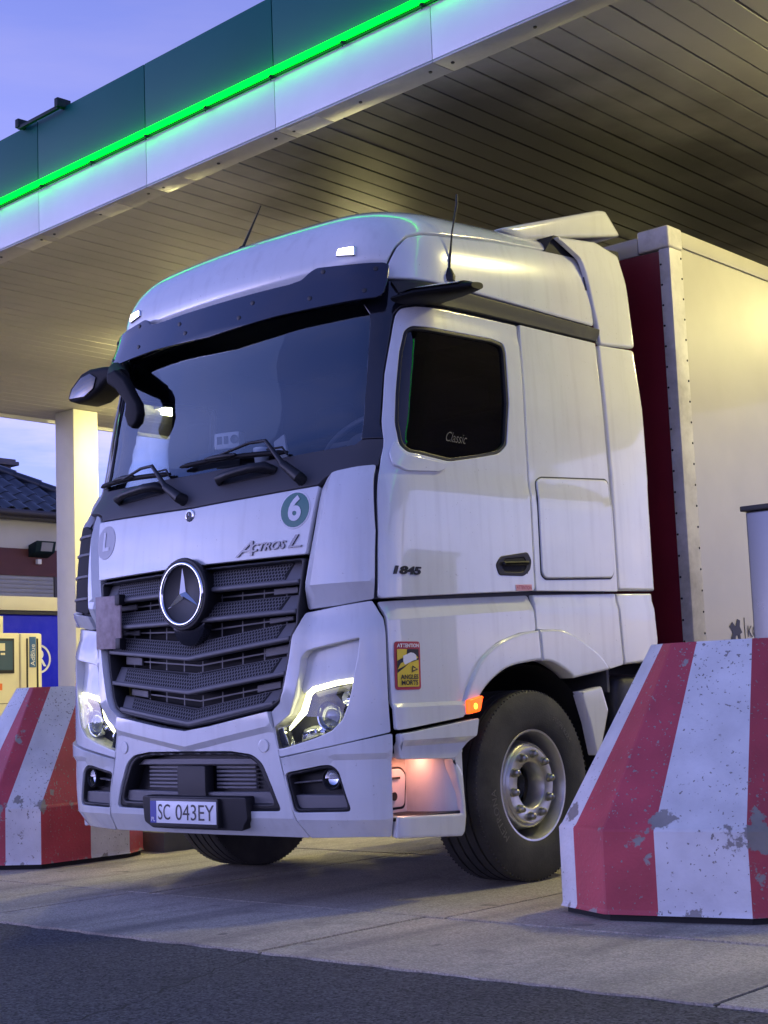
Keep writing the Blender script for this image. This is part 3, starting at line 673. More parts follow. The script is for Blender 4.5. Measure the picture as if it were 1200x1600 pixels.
# ---------------------------------------------------------------- barriers
def barrier_mat(name, base):
    m = bpy.data.materials.new(name); m.use_nodes = True; N, L = m.node_tree.nodes, m.node_tree.links
    b = N['Principled BSDF']; geo = N.new('ShaderNodeNewGeometry'); P = geo.outputs['Position']
    n1 = N.new('ShaderNodeTexNoise'); n1.inputs['Scale'].default_value = 5; n1.inputs['Detail'].default_value = 6; L.new(P, n1.inputs['Vector'])
    r1 = N.new('ShaderNodeMapRange'); L.new(n1.outputs[0], r1.inputs[0]); r1.inputs[1].default_value = .3; r1.inputs[2].default_value = .7; r1.inputs[3].default_value = .82; r1.inputs[4].default_value = 1.1
    mx = N.new('ShaderNodeMixRGB'); mx.blend_type = 'MULTIPLY'; mx.inputs[0].default_value = 1; mx.inputs[1].default_value = (*base, 1); L.new(r1.outputs[0], mx.inputs[2])
    # chipped paint: small pits plus a few larger scabs
    n2 = N.new('ShaderNodeTexNoise'); n2.inputs['Scale'].default_value = 58; n2.inputs['Detail'].default_value = 2.5; L.new(P, n2.inputs['Vector'])
    n3 = N.new('ShaderNodeTexNoise'); n3.inputs['Scale'].default_value = 2.1; n3.inputs['Detail'].default_value = 3; L.new(P, n3.inputs['Vector'])
    r3 = N.new('ShaderNodeMapRange'); L.new(n3.outputs[0], r3.inputs[0]); r3.inputs[1].default_value = .35; r3.inputs[2].default_value = .7; r3.inputs[3].default_value = -.05; r3.inputs[4].default_value = .045
    a1 = N.new('ShaderNodeMath'); a1.operation = 'ADD'; L.new(n2.outputs[0], a1.inputs[0]); L.new(r3.outputs[0], a1.inputs[1])
    c1 = N.new('ShaderNodeValToRGB'); L.new(a1.outputs[0], c1.inputs[0]); c1.color_ramp.elements[0].position = .652; c1.color_ramp.elements[0].color = (0, 0, 0, 1); c1.color_ramp.elements[1].position = .672; c1.color_ramp.elements[1].color = (1, 1, 1, 1)
    n4 = N.new('ShaderNodeTexNoise'); n4.inputs['Scale'].default_value = 6.5; n4.inputs['Detail'].default_value = 7; n4.inputs['Roughness'].default_value = .6; L.new(P, n4.inputs['Vector'])
    sz = N.new('ShaderNodeSeparateXYZ'); L.new(P, sz.inputs[0])
    # knocks collect at the bumper-height crease and along the foot
    def band(z0, w, amp):
        s1 = N.new('ShaderNodeMath'); s1.operation = 'SUBTRACT'; L.new(sz.outputs[2], s1.inputs[0]); s1.inputs[1].default_value = z0
        s2 = N.new('ShaderNodeMath'); s2.operation = 'ABSOLUTE'; L.new(s1.outputs[0], s2.inputs[0])
        s3 = N.new('ShaderNodeMapRange'); L.new(s2.outputs[0], s3.inputs[0]); s3.inputs[1].default_value = 0; s3.inputs[2].default_value = w; s3.inputs[3].default_value = amp; s3.inputs[4].default_value = 0
        return s3.outputs[0]
    t1 = N.new('ShaderNodeMath'); t1.operation = 'ADD'; L.new(band(.40, .13, .135), t1.inputs[0]); L.new(band(.0, .09, .19), t1.inputs[1])
    t2 = N.new('ShaderNodeMath'); t2.operation = 'ADD'; L.new(n4.outputs[0], t2.inputs[0]); L.new(t1.outputs[0], t2.inputs[1])
    for (sx, sy, sz_, sr, amp) in SCABS:       # places where wheels have broken the edge
        vd = N.new('ShaderNodeVectorMath'); vd.operation = 'DISTANCE'; L.new(P, vd.inputs[0]); vd.inputs[1].default_value = (sx, sy, sz_)
        mr_ = N.new('ShaderNodeMapRange'); L.new(vd.outputs['Value'], mr_.inputs[0]); mr_.inputs[1].default_value = 0; mr_.inputs[2].default_value = sr; mr_.inputs[3].default_value = amp; mr_.inputs[4].default_value = 0
        ad_ = N.new('ShaderNodeMath'); ad_.operation = 'ADD'; L.new(t2.outputs[0], ad_.inputs[0]); L.new(mr_.outputs[0], ad_.inputs[1]); t2 = ad_
    c2 = N.new('ShaderNodeValToRGB'); L.new(t2.outputs[0], c2.inputs[0]); c2.color_ramp.elements[0].position = .665; c2.color_ramp.elements[0].color = (0, 0, 0, 1); c2.color_ramp.elements[1].position = .69; c2.color_ramp.elements[1].color = (1, 1, 1, 1)
    mxm = N.new('ShaderNodeMath'); mxm.operation = 'MAXIMUM'; L.new(c1.outputs[0], mxm.inputs[0]); L.new(c2.outputs[0], mxm.inputs[1])
    m2 = N.new('ShaderNodeMixRGB'); L.new(mxm.outputs[0], m2.inputs[0]); L.new(mx.outputs[0], m2.inputs[1]); m2.inputs[2].default_value = (.20, .19, .175, 1)
    cg = N.new('ShaderNodeMixRGB'); L.new(n4.outputs[0], cg.inputs[0]); cg.inputs[1].default_value = (.10, .095, .085, 1); cg.inputs[2].default_value = (.36, .34, .31, 1); L.new(cg.outputs[0], m2.inputs[2])
    L.new(m2.outputs[0], b.inputs['Base Color']); b.inputs['Roughness'].default_value = .55
    iv = N.new('ShaderNodeMath'); iv.operation = 'MULTIPLY_ADD'; L.new(mxm.outputs[0], iv.inputs[0]); iv.inputs[1].default_value = -.6; L.new(n2.outputs[0], iv.inputs[2])
    bp = N.new('ShaderNodeBump'); bp.inputs['Strength'].default_value = .25; bp.inputs['Distance'].default_value = .008; L.new(iv.outputs[0], bp.inputs['Height']); L.new(bp.outputs[0], b.inputs['Normal'])
    MATS[name] = m; return m
SCABS = [(2.97, .58, .37, .20, .15), (2.06, .56, .46, .07, .2), (2.55, .49, .43, .05, .15), (-2.28, .58, .40, .14, .14), (-2.55, .47, .38, .12, .12)]
M_bw = barrier_mat('barrier_white', (.66, .66, .66)); M_br = barrier_mat('barrier_red', (.44, .055, .075))
M_foot = mat('barrier_foot', (.02, .02, .02), rough=.95)
def barrier(base, top, H, breaks, label, group, zc=.40):
    n = len(base); cx, cy = sum(p[0] for p in base)/n, sum(p[1] for p in base)/n
    th = empty('concrete_barrier', (cx, cy, 0), label, 'barrier', group)
    # perimeter stations: (edge index, base fraction, top fraction, colour starting here)
    q = MB(); st = breaks[:]
    for i in range(n):
        if not any(b[0] == i and b[1] == 0 for b in st): st.append((i, 0.0, 0.0, None))
    st.sort(key=lambda b: (b[0], b[1]))
    cur = [b[3] for b in st if b[3] is not None][-1]; cols = []
    for b in st:
        if b[3] is not None: cur = b[3]
        cols.append(cur)
    def pt(i, f, arr): a, b = Vector((*arr[i], 0)), Vector((*arr[(i+1) % n], 0)); return a.lerp(b, f)
    S_ = []
    for (i, f, g_, c) in st:
        B = pt(i, f, base); TT = pt(i, g_, top)
        S_.append((B, TT))
    N2 = len(S_); NV = 9
    cen = Vector((cx, cy, 0))
    def colpts(B, TT):
        out = [B.lerp(cen, -.012)+Vector((0, 0, .03)), B.copy()+Vector((0, 0, .045)), B+Vector((0, 0, zc-.006)), B.lerp(cen, .016)+Vector((0, 0, zc+.003)),]
        for k in range(1, NV+1):
            t = k/NV; out.append((B.lerp(cen, .016)+Vector((0, 0, zc+.003))).lerp(TT+Vector((0, 0, H)), t))
        return out
    C_ = [colpts(*s_) for s_ in S_]
    for k in range(N2):
        k2 = (k+1) % N2
        for r in range(len(C_[0])-1):
            q.add([C_[k][r], C_[k2][r], C_[k2][r+1], C_[k][r+1]], [(0, 1, 2, 3)], cols[k])
    q.add([Vector((p[0], p[1], H)) for p in top], [list(range(n))], 0)
    body = q.build('body', [M_bw, M_br], th, bevel=.010, seg=1, ang=14, sharp=9)
    f = MB(); f.prism([Vector((p[0], p[1], .0)).lerp(Vector((cx, cy, 0)), .03) for p in base], (0, 0, .04)); f.build('foot', M_foot, th)
    return th
Rb = [(1.985, .55), (2.32, .40), (2.95, .56), (3.28, .95), (3.28, 1.45), (2.95, 1.72), (2.33, 1.72), (1.99, 1.35)]
Rt = [(2.24, 1.04), (2.41, .95), (2.81, .99), (2.98, 1.12), (2.98, 1.38), (2.82, 1.48), (2.40, 1.48), (2.25, 1.34)]
barrier(Rb, Rt, 1.22, [(0, 0, 0, 0), (0, .36, .6, 1), (1, .37, .32, 0), (2, 0, 0, 1), (3, 0.0, 0.0, 0), (3, .6, .6, 1), (4, .3, .3, 0), (5, 0, 0, 1), (6, 0, 0, 0)], 'chipped red and white concrete barrier close to the camera, right of the front wheel', 'striped lane barriers')
Lb = [(-3.3, .8), (-2.98, .46), (-2.48, .47), (-2.19, .66), (-2.19, 1.39), (-2.3, 1.60), (-2.9, 1.70), (-3.3, 1.4)]
Lt = [(-2.95, 1.12), (-2.86, .95), (-2.62, .92), (-2.50, 1.24), (-2.48, 1.42), (-2.55, 1.48), (-2.80, 1.5), (-2.95, 1.42)]
barrier(Lb, Lt, 1.185, [(0, 0, 0, 1), (1, 0, 0, 0), (1, .6, .75, 1), (2, .30, .35, 0), (3, 0, 0, 1), (3, .55, .8, 0), (4, 0, 0, 1), (5, .5, .5, 0), (6, .4, .4, 1), (7, 0, 0, 0)], 'scraped red and white concrete barrier beyond the truck front, left of its bumper', 'striped lane barriers')
# ================================================================== TRUCK
truck = empty('semi_truck', (0, 1.44, 0), 'white semi truck cab with star grille and lit headlights under the canopy', 'truck')
sym = lambda half: list(half)+[(-s, z) for s, z in reversed(half) if s > 1e-6]
clamp = lambda v, a=0., b=1.: max(a, min(b, v))
sst = lambda t: (lambda q: q*q*(3-2*q))(clamp(t))
rearS = lambda y, z: s_of(y, z)

# ---- inner shell with window openings
win = [(1.216, 2.916), (1.251, 2.943), (1.517, 2.951), (1.899, 2.968), (2.006, 2.957), (2.034, 2.915), (2.1, 2.616), (2.109, 2.371), (2.049, 2.317), (1.845, 2.27), (1.664, 2.232), (1.323, 2.253), (1.256, 2.294), (1.216, 2.411), (1.206, 2.567), (1.203, 2.798)]
winm = [(-a, b) for a, b in win]
ghalf = [(0, 2.285), (.165, 2.288), (.613, 2.298), (1.02, 2.316), (1.047, 2.36), (1.042, 2.632), (1.022, 3.02), (.98, 3.10), (0, 3.12)]
shell_half = [(0, 1.78), (.83, 1.78), (.85, 1.5), (rearS(2.25, 1.5), 1.5), (rearS(2.25, 2.0), 2.0), (rearS(2.25, 2.5), 2.5), (rearS(2.25, 3.0), 3.0), (rearS(2.25, 3.42), 3.42), (0, 3.42)]
patch('cab_shell', sym(shell_half), M_interior, truck, th=.012, off=-.045, holes=[sym(ghalf), win, winm], r=0, hr=0, res=.09, bev=.004)
q = MB(); q.box(-1.2, 1.2, 2.235, 2.26, 1.0, 3.6); q.build('rear_wall', M_interior, truck)
q = MB(); q.box(-1.19, 1.19, .45, 2.235, 1.46, 1.52); q.build('cab_floor', M_intdark, truck)
q = MB(); q.box(-1.15, 1.15, .62, 2.235, 3.22, 3.26); q.build('headliner', M_interior, truck)

# ---- windscreen, cowl, pillars
M_frit = M_gloss
patch('windscreen', sym([(0, 2.262), (.6, 2.276), (1.03, 2.296), (1.07, 2.36), (1.064, 2.64), (1.045, 3.02), (1.0, 3.125), (0, 3.145)]), M_glass, truck, th=.006, off=-.016, bev=.002, res=.08, r=.03, gap=0)
cowl_half = [(0, 2.083), (.48, 2.094), (.88, 2.107), (.915, 2.145), (.975, 2.166), (1.1, 2.178), (1.197, 2.183), (1.175, 2.33), (1.047, 2.335), (1.02, 2.312), (.613, 2.296), (.165, 2.286), (0, 2.283)]
patch('cowl_panel', sym(cowl_half), M_cowl, truck, th=.03, off=-.008, r=.01, gap=0)
pil = [(1.047, 2.337), (1.175, 2.332), (1.137, 2.414), (1.13, 2.674), (1.144, 2.949), (1.15, 3.01), (1.19, 3.055), (1.35, 3.07), (1.36, 3.195), (1.0, 3.2), (.96, 3.11), (1.022, 3.02), (1.042, 2.632)]
both('a_pillar', pil, M_gloss, truck, th=.03, off=-.006, r=.01, gap=0)
patch('header_band', sym([(0, 3.12), (.965, 3.105), (1.0, 3.2), (0, 3.215)]), M_gloss, truck, th=.03, off=-.01, r=0, gap=0)

# ---- front flap with lettering and stickers
hood = sym([(0, 1.752), (.176, 1.752), (.842, 1.748), (.899, 2.10), (.483, 2.087), (0, 2.076)])
hd = patch('front_flap', hood, M_paint, truck, th=.03, r=.012, res=.07)
def onF(s0, z0, d0=.003): return lambda u, v, d: F_cab(s0+u, z0+v, d0+d)
def disc(name, s0, z0, r, m, parent, d0, th=.002, ry=None): return patch(name, circ(s0, z0, r, 28, ry), m, parent, th=th, off=d0, r=0, bev=.0006, res=.08, gap=0)
st6 = disc('round_sticker', .757, 1.985, .098, M_white, hd, .002)
disc('sticker_field', .757, 1.985, .090, M_greenstk, st6, .0035)
text_on('sticker_number', '6', .17, onF(.757, 1.985, .006), M_white, st6, bold=.006)
stl = disc('round_sticker', -.785, 1.965, .098, M_greystk, hd, .002)
text_on('sticker_letter', 'L', .15, onF(-.785, 1.965, .0045), M_white, stl, bold=.004)
badge = MB()
me1 = text_mesh('A', .115, .004, shear=.45); me2 = text_mesh('CTROS', .072, .004, shear=.35, bold=.0015, xs=1.25); me3 = text_mesh('L', .105, .004, shear=.35)
def bb(me): xs = [v.co.x for v in me.vertices]; ys = [v.co.y for v in me.vertices]; return min(xs), max(xs), min(ys), max(ys)
def put(me, s0, s1, zb, zt, name, m, parent, d0=.004):
    a, b, c, d = bb(me)
    for v in me.vertices:
        u = s0+(v.co.x-a)/(b-a)*(s1-s0); w = zb+(v.co.y-c)/(d-c)*(zt-zb); v.co = F_cab(u, w, d0+v.co.z)
    me.materials.append(m); return link(name, me, parent)
M_letter = mat('dark_chrome', (.16, .16, .17), rough=.18, metal=1)
put(me1, .372, .492, 1.772, 1.850, 'letter', M_letter, hd); put(me2, .478, .715, 1.790, 1.833, 'lettering', M_letter, hd); put(me3, .725, .815, 1.790, 1.855, 'letter', M_letter, hd)
def yfront(z, d=0): return S(0, z)[1]-d
def star3(name, c, r, h, m, parent, y):
    k = MB()
    for a in (90, 210, 330):
        t = R_(a); tip = (c[0]+r*math.cos(t), y, c[1]+r*math.sin(t)); C0 = (c[0], y-h, c[1])
        l = R_(a+60); rr_ = R_(a-60); q_ = r*.155
        Lp = (c[0]+q_*math.cos(l), y, c[1]+q_*math.sin(l)); Rp = (c[0]+q_*math.cos(rr_), y, c[1]+q_*math.sin(rr_))
        k.add([C0, tip, Rp, Lp], [(0, 2, 1), (0, 1, 3)])
    return k.build(name, m, parent)
yb = yfront(2.04)
q = MB(); q.lathe([(0, 0), (-.006, 0), (-.006, .024), (-.002, .034), (.01, .034)], (0, yb-.004, 2.035), 'y', 24); em = q.build('small_emblem', M_chrome, hd, smooth=True)
q = MB(); q.lathe([(-.0075, 0), (-.0075, .023)], (0, yb-.004, 2.035), 'y', 24); q.build('emblem_field', M_hub, em)
star3('emblem_star', (0, 2.035), .022, .003, M_chrome, em, yb-.0125)

# ---- grille
reg = [(0, .895), (.19, .918), (.60, .982), (.662, 1.015), (.69, 1.071), (.728, 1.22), (.750, 1.34), (.788, 1.40), (.792, 1.47), (.805, 1.544), (.832, 1.737), (0, 1.742)]
gr = patch('grille', sym(reg), M_dark, truck, th=.02, off=-.15, r=.02, res=.1, gap=-.03)
fr_in = [(0, .915), (.185, .938), (.592, 1.002), (.642, 1.03), (.668, 1.078), (.706, 1.225), (.728, 1.345), (.766, 1.405), (.770, 1.47), (.783, 1.544), (.808, 1.722), (0, 1.727)]
patch('grille_frame', sym(reg), M_black, gr, th=.10, off=-.012, holes=[sym(fr_in)], r=.015, bev=.004, gap=.002)
def louvre(zt, zb, s_t, s_b, sp):
    ztf = lambda s: zt[0]+(zt[1]-zt[0])*abs(s)/s_t
    zbf = lambda s: zb[0]+(zb[1]-zb[0])*abs(s)/s_b
    dp_ = lambda s, z: -.075+.055*clamp((ztf(s)-z)/(ztf(s)-zbf(s)))
    body = patch('grille_slat', sym([(0, zb[0]), (s_b, zb[1]), (s_t, zt[1]), (0, zt[0])]), M_grey, gr, th=.02, off=0, disp=dp_, r=0, res=.08, bev=.003, gap=0)
    lip = sym([(0, zb[0]-.004), (s_b, zb[1]-.004), (s_b+.002, zb[1]+.018), (0, zb[0]+.018)])
    patch('slat_lip', lip, M_grey, gr, th=.06, off=-.008, r=0, res=.1, bev=.004, gap=0)
    # perforated plate with real hexagonal holes over a dark bed
    bed = sym([(0, zb[0]+.021), (sp, zbf(sp)+.021), (sp+.03, ztf(sp+.03)-.004), (0, zt[0]-.004)])
    patch('plate_bed', bed, M_dark, gr, th=.004, off=.0015, disp=dp_, r=0, res=.1, bev=.001, gap=0)
    k = MB(); p_ = .0205; rw = p_*.866
    zm0 = lambda s: zbf(s)+.021
    n = int((ztf(0)-zbf(0)-.020)/rw)
    for j in range(n):
        for i in range(-60, 61):
            s = (i+.5*(j % 2))*p_
            lim = sp+.03*j/max(1, n)-.01
            if abs(s) > lim: continue
            zc_ = zm0(s)+rw*(j+.5)
            if zc_ > ztf(s)-.008: continue
            o_, h_ = [], []
            for a in range(6):
                t = R_(60*a+30)
                o_.append((s+p_*.577*math.cos(t), zc_+p_*.577*math.sin(t))); h_.append((s+p_*.40*math.cos(t), zc_+p_*.40*math.sin(t)))
            P3 = [F_cab(a, b, .0075+dp_(a, b)) for a, b in o_+h_]
            k.add(P3, [(a, (a+1) % 6, 6+(a+1) % 6, 6+a) for a in range(6)])
    if k.v: k.build('perforated_plate', M_grey, gr, kind='stuff')
louvre((1.733, 1.733), (1.612, 1.612), .806, .786, .69)
louvre((1.556, 1.556), (1.452, 1.462), .764, .766, .66)
louvre((1.352, 1.418), (1.255, 1.326), .735, .722, .63)
louvre((1.186, 1.25), (1.076, 1.152), .698, .690, .60)
louvre((.998, 1.086), (.912, 1.004), .655, .61, .53)
for (z0, z1, e0, e1, sm_) in ((1.565, 1.605, 1.565, 1.605, .75), (1.375, 1.445, 1.43, 1.455, .72), (1.205, 1.25, 1.265, 1.32, .69), (1.01, 1.065, 1.10, 1.14, .63)):
    k = MB()
    for i in range(-4, 5):
        s = i*.155+.02; t = abs(s)/.75; za, zb_ = z0+(e0-z0)*t-.02, z1+(e1-z1)*t
        if abs(s) < sm_: k.add([F_cab(s-.004, za, -.10), F_cab(s+.004, za, -.10), F_cab(s+.004, zb_, -.10), F_cab(s-.004, zb_, -.10)], [(0, 1, 2, 3)])
    for i in range(-12, 12):
        s, s2 = i*.05, (i+1)*.05
        if abs(s) < sm_ and abs(s2) < sm_:
            f_ = lambda s: .5*(z0+z1)+.5*(e0+e1-z0-z1)*abs(s)/.75
            k.add([F_cab(s, f_(s)-.004, -.099), F_cab(s2, f_(s2)-.004, -.099), F_cab(s2, f_(s2)+.004, -.099), F_cab(s, f_(s)+.004, -.099)], [(0, 1, 2, 3)])
    k.build('gap_bars', M_grey, gr, kind='stuff')
    for sg in (-1, 1):
        a = sm_-.19; bb_ = sm_-.02
        tt = lambda s: abs(s)/.75
        pl2 = [(sg*a, z0+(e0-z0)*tt(a)), (sg*bb_, z0+(e0-z0)*tt(bb_)), (sg*bb_, z1+(e1-z1)*tt(bb_)), (sg*a, z1+(e1-z1)*tt(a))]
        patch('gap_blank', pl2, M_grey, gr, th=.01, off=-.085, r=.004, gap=.004)
yS = yfront(1.605)
q = MB(); q.lathe([(.10, .165), (-.005, .192), (-.022, .196), (-.034, .190), (-.036, .178), (-.028, .170), (-.020, 0)], (0, yS, 1.607), 'y', 56); sb = q.build('star_badge', M_black, truck, smooth=True)
q = MB(); q.lathe([(-.018+.013*math.sin(2*math.pi*i/12)-.014, .163+.011*math.cos(2*math.pi*i/12)) for i in range(12)], (0, yS, 1.607), 'y', 56, closed=True); q.build('chrome_ring', M_chrome, sb, smooth=True)
star3('chrome_star', (0, 1.607), .156, .026, M_chrome, sb, yS-.024)
q = MB(); q.lathe([(.04, .13), (-.01, .125), (-.018, .10), (-.02, 0)], (0, yS+.022, 1.455), 'y', 40); q.build('radar_cover', M_gloss, truck, smooth=True)

# ---- centre bumper, lower grille, number plate
bc = [(0, .328), (.459, .328), (.774, .325), (.723, .461), (.708, .546), (.67, .679), (.652, .755), (.622, .89), (.606, .962), (.598, .972), (.19, .906), (0, .884)]
lg = [(0, .463), (.651, .47), (.6, .591), (.541, .709), (.474, .754), (.327, .772), (0, .774)]
def d_bump(s, z):
    d = -.055*clamp((.435-z)/.11)
    zc_ = .80+.10*clamp(abs(s)/.62)
    return d+.022*clamp((z-zc_+.03)/.03)
bcp = patch('bumper_centre', sym(bc), M_paint, truck, th=.07, holes=[sym(lg)], r=.012, hr=.03, disp=d_bump, res=.045, creases=[[(-.75, .435), (.75, .435)], [(-.66, .878), (-.62, .87), (0, .77), (.62, .87), (.66, .878)], [(-.62, .9), (0, .80), (.62, .9)]], sharp=14)
for sg in (-1, 1): patch('tow_cover', circ(sg*.555, .797, .034, 24), M_paint, bcp, th=.004, off=.006, r=0, bev=.002, gap=0, res=.1, disp=d_bump)
lgp = patch('lower_grille', sym(lg), M_black, truck, th=.02, off=-.10, r=.03, gap=-.02, res=.1)
patch('surround', sym(lg), M_black, lgp, th=.09, off=-.012, holes=[sym([(0, .50), (.60, .505), (.555, .60), (.50, .70), (.45, .735), (.327, .752), (0, .754)])], r=.03, bev=.005, gap=.004)
patch('upper_bar', sym([(0, .70), (.50, .70), (.44, .735), (0, .738)]), M_grey, lgp, th=.03, off=-.05, r=.006)
patch('lower_bar', sym([(0, .472), (.635, .478), (.60, .565), (0, .56)]), M_grey, lgp, th=.04, off=-.035, r=.008)
patch('radar_box', [(-.11, .52), (.12, .52), (.12, .70), (-.11, .70)], M_black, lgp, th=.06, off=-.015, r=.012)
for sg in (-1, 1):
    for k in range(6):
        z0 = .575+.021*k
        patch('cooling_slat', [(sg*.14, z0), (sg*.43, z0), (sg*.43, z0+.013), (sg*.14, z0+.013)], M_grey, lgp, th=.02, off=-.075, r=0, bev=.002, gap=0, res=.1)
ph = patch('plate_holder', [(-.36, .405), (-.29, .372), (.41, .372), (.42, .40), (.45, .43), (.45, .545), (-.36, .545)], M_black, truck, th=.08, off=.03, r=.015)
yP = S(0, .455)[1]-.042
pc = 0.0
q = MB(); q.box(pc-.268, pc+.268, yP-.008, yP+.03, .383, .532); q.build('plate_frame', M_ink, ph, bevel=.006)
q = MB(); q.box(pc-.26, pc+.26, yP-.011, yP-.0085, .402, .517); npl = q.build('number_plate', M_plate, ph, bevel=.001)
q = MB(); q.box(pc-.26, pc-.212, yP-.0125, yP-.0112, .402, .517); q.build('country_band', M_blueink, npl)
fp = lambda u0, v0: (lambda u, v, d: Vector((u0+u, yP-.0135, v0+v)))
text_on('country_code', 'PL', .032, fp(pc-.236, .420), M_white, npl)
def fit_text(name, body, x0, x1, z0, z1, m, parent, y, bold=0):
    me = text_mesh(body, .1, bold=bold); a, b, c, d = bb(me)
    for v in me.vertices: v.co = Vector((x0+(v.co.x-a)/(b-a)*(x1-x0), y, z0+(v.co.y-c)/(d-c)*(z1-z0)))
    me.materials.append(m); return link(name, me, parent)
fit_text('plate_letters', 'SC', pc-.196, pc-.098, .419, .501, M_ink, npl, yP-.0125)
fit_text('plate_letters', '043EY', pc-.055, pc+.245, .419, .501, M_ink, npl, yP-.0125)

# ---- bumper corners, headlights
corner = [(.656, .735), (.999, .791), (1.292, .845), (1.29, .613), (1.274, .332), (1.055, .333), (.774, .325), (.723, .461), (.708, .546), (.67, .679)]
fogh = [(.682, .66), (.923, .698), (.974, .697), (1.014, .667), (1.073, .471), (.727, .464)]
hlp = [(.831, 1.458), (.803, 1.402), (.763, 1.342), (.739, 1.219), (.70, 1.071), (.672, 1.01), (.606, .967), (.622, .89), (.652, .736), (.999, .791), (1.292, .845), (1.285, 1.008), (1.28, 1.331), (1.277, 1.406), (1.215, 1.497), (1.005, 1.477)]
brow = [(1.147, 1.313), (1.064, 1.299), (.878, 1.27), (.838, 1.259), (.813, 1.225), (.804, 1.146), (.79, 1.096), (.773, 1.033), (.725, .948), (.633, .893), (.622, .884), (.645, .778), (.703, .787), (.876, .828), (.981, .863), (1.045, .915), (1.075, .98), (1.101, 1.065), (1.112, 1.13), (1.132, 1.21)]
brow_i = [(.63+(a-.63)*1.0, b) for a, b in brow]
lensp = [(1.108, 1.112), (1.0, 1.10), (.86, 1.072), (.825, 1.05), (.79, .965), (.725, .905), (.64, .888), (.634, .878), (.652, .79), (.703, .79), (.876, .831), (.981, .866), (1.042, .918), (1.07, .982), (1.095, 1.06)]
browp = [(1.147, 1.318), (1.064, 1.303), (.878, 1.274), (.838, 1.263), (.810, 1.226), (.800, 1.146), (.785, 1.09), (.80, 1.055), (.85, 1.085), (1.0, 1.113), (1.112, 1.122), (1.134, 1.21)]
def d_corner(s, z): return -.05*clamp((.43-z)/.10)+.018*clamp((z-.72)/.03)
def d_hl(s, z):
    d = .02*sst((.86-s)/.10)*sst((z-.95)/.1) if z < 1.5 else 0      # raised rib beside the grille
    d -= .045*sst((z-1.335)/.12)*sst((s-.80)/.06)*.6
    return d
for mir in (False, True):
    sg = -1 if mir else 1
    bcn = patch('bumper_corner', corner, M_paint, truck, th=.09, holes=[fogh], r=.012, hr=.03, disp=d_corner, mirror=mir, res=.045, creases=[[(.70, .43), (1.28, .43)], [(.99, .72), (1.29, .72)], [(1.0, .75), (1.29, .75)]], sharp=14)
    fg = patch('fog_recess', fogh, M_black, truck, th=.01, off=-.085, r=.02, gap=-.02, mirror=mir, res=.1)
    patch('recess_rim', fogh, M_black, fg, th=.08, off=-.01, holes=[[(.705, .645), (.923, .68), (.968, .678), (1.0, .655), (1.05, .488), (.745, .482)]], r=.025, bev=.004, gap=.003, mirror=mir)
    patch('recess_shelf', [(.73, .475), (1.055, .48), (1.035, .55), (.715, .55)], M_grey, fg, th=.05, off=-.03, r=.006, mirror=mir)
    patch('recess_bar', [(.70, .60), (.90, .615), (.90, .63), (.70, .615)], M_grey, fg, th=.03, off=-.04, r=0, mirror=mir, bev=.003)
    fc = F_cab(sg*.955, .628, -.06); fn_ = Sn(sg*.955, .628)
    FMx = Matrix.Translation(fc) @ Vector((0, 0, 1)).rotation_difference(fn_).to_matrix().to_4x4()
    q = MB(); q.lathe([(-.03, .052), (.035, .056), (.040, .050), (.034, .044), (.0, .04), (-.01, 0)], (0, 0, 0), 'z', 28); fl_ = q.build('fog_lamp', M_black, truck, smooth=True, world=FMx)
    q = MB(); q.lathe([(.0, .038), (-.005, .03), (-.012, 0)], (0, 0, .006), 'z', 24); q.build('reflector', M_chrome, fl_, smooth=True, world=FMx)
    q = MB(); q.lathe([(.032, .046), (.037, .03), (.040, 0)], (0, 0, 0), 'z', 24); q.build('fog_lens', M_lens, fl_, smooth=True, world=FMx)
    patch('headlight_panel', hlp, M_paint, truck, th=.11, holes=[brow], r=.012, hr=.012, disp=d_hl, mirror=mir, res=.045)
    patch('headlight_brow', browp, M_paint, truck, th=.02, off=-.03, r=.015, disp=lambda s, z: -.02*clamp((z-1.1)/.15), mirror=mir, gap=-.006)
    hl = patch('headlight', lensp, M_hub, truck, th=.01, off=-.12, r=.01, gap=-.03, mirror=mir, res=.1)
    patch('headlight_lens', lensp, M_lens, hl, th=.004, off=-.008, r=.015, bev=.003, mirror=mir)
    patch('daylight_strip', [(1.10, 1.094), (1.0, 1.084), (.868, 1.058), (.845, 1.042), (.812, .953), (.735, .893), (.70, .868), (.70, .886), (.724, .910), (.778, .968), (.815, 1.053), (.855, 1.083), (1.0, 1.109), (1.10, 1.117)], M_drl, hl, th=.008, off=-.028, r=.004, bev=.002, gap=0, mirror=mir)
    patch('chrome_block', [(.638, .878), (.668, .888), (.703, .795), (.656, .785)], M_gloss, hl, th=.05, off=-.014, r=.006, mirror=mir)
    patch('chrome_edge', [(.668, .888), (.676, .886), (.711, .795), (.703, .795)], M_chrome, hl, th=.05, off=-.012, r=.0, bev=.002, gap=0, mirror=mir)
    pcn = F_cab(sg*.942, .935, -.075); pn = (Sn(sg*.942, .935)+Vector((0, -.8, 0))).normalized()
    PM = Matrix.Translation(pcn) @ Vector((0, 0, 1)).rotation_difference(pn).to_matrix().to_4x4()
    q = MB(); q.lathe([(-.03, .07), (.02, .078), (.032, .076), (.03, .069), (.0, .062), (-.03, .03)], (0, 0, 0), 'z', 32); pj = q.build('projector_ring', M_chrome, hl, smooth=True, world=PM)
    q = MB(); q.lathe([(.0, .064), (.018, .058), (.034, .042), (.043, .022), (.046, 0)], (0, 0, 0), 'z', 32)
    M_proj = mat('projector_glass', (.30, .33, .38), rough=.06, metal=.35, coat=1)
    q.build('projector_lens', M_proj, hl, smooth=True, world=PM)
    p2 = F_cab(sg*1.062, 1.02, -.07)
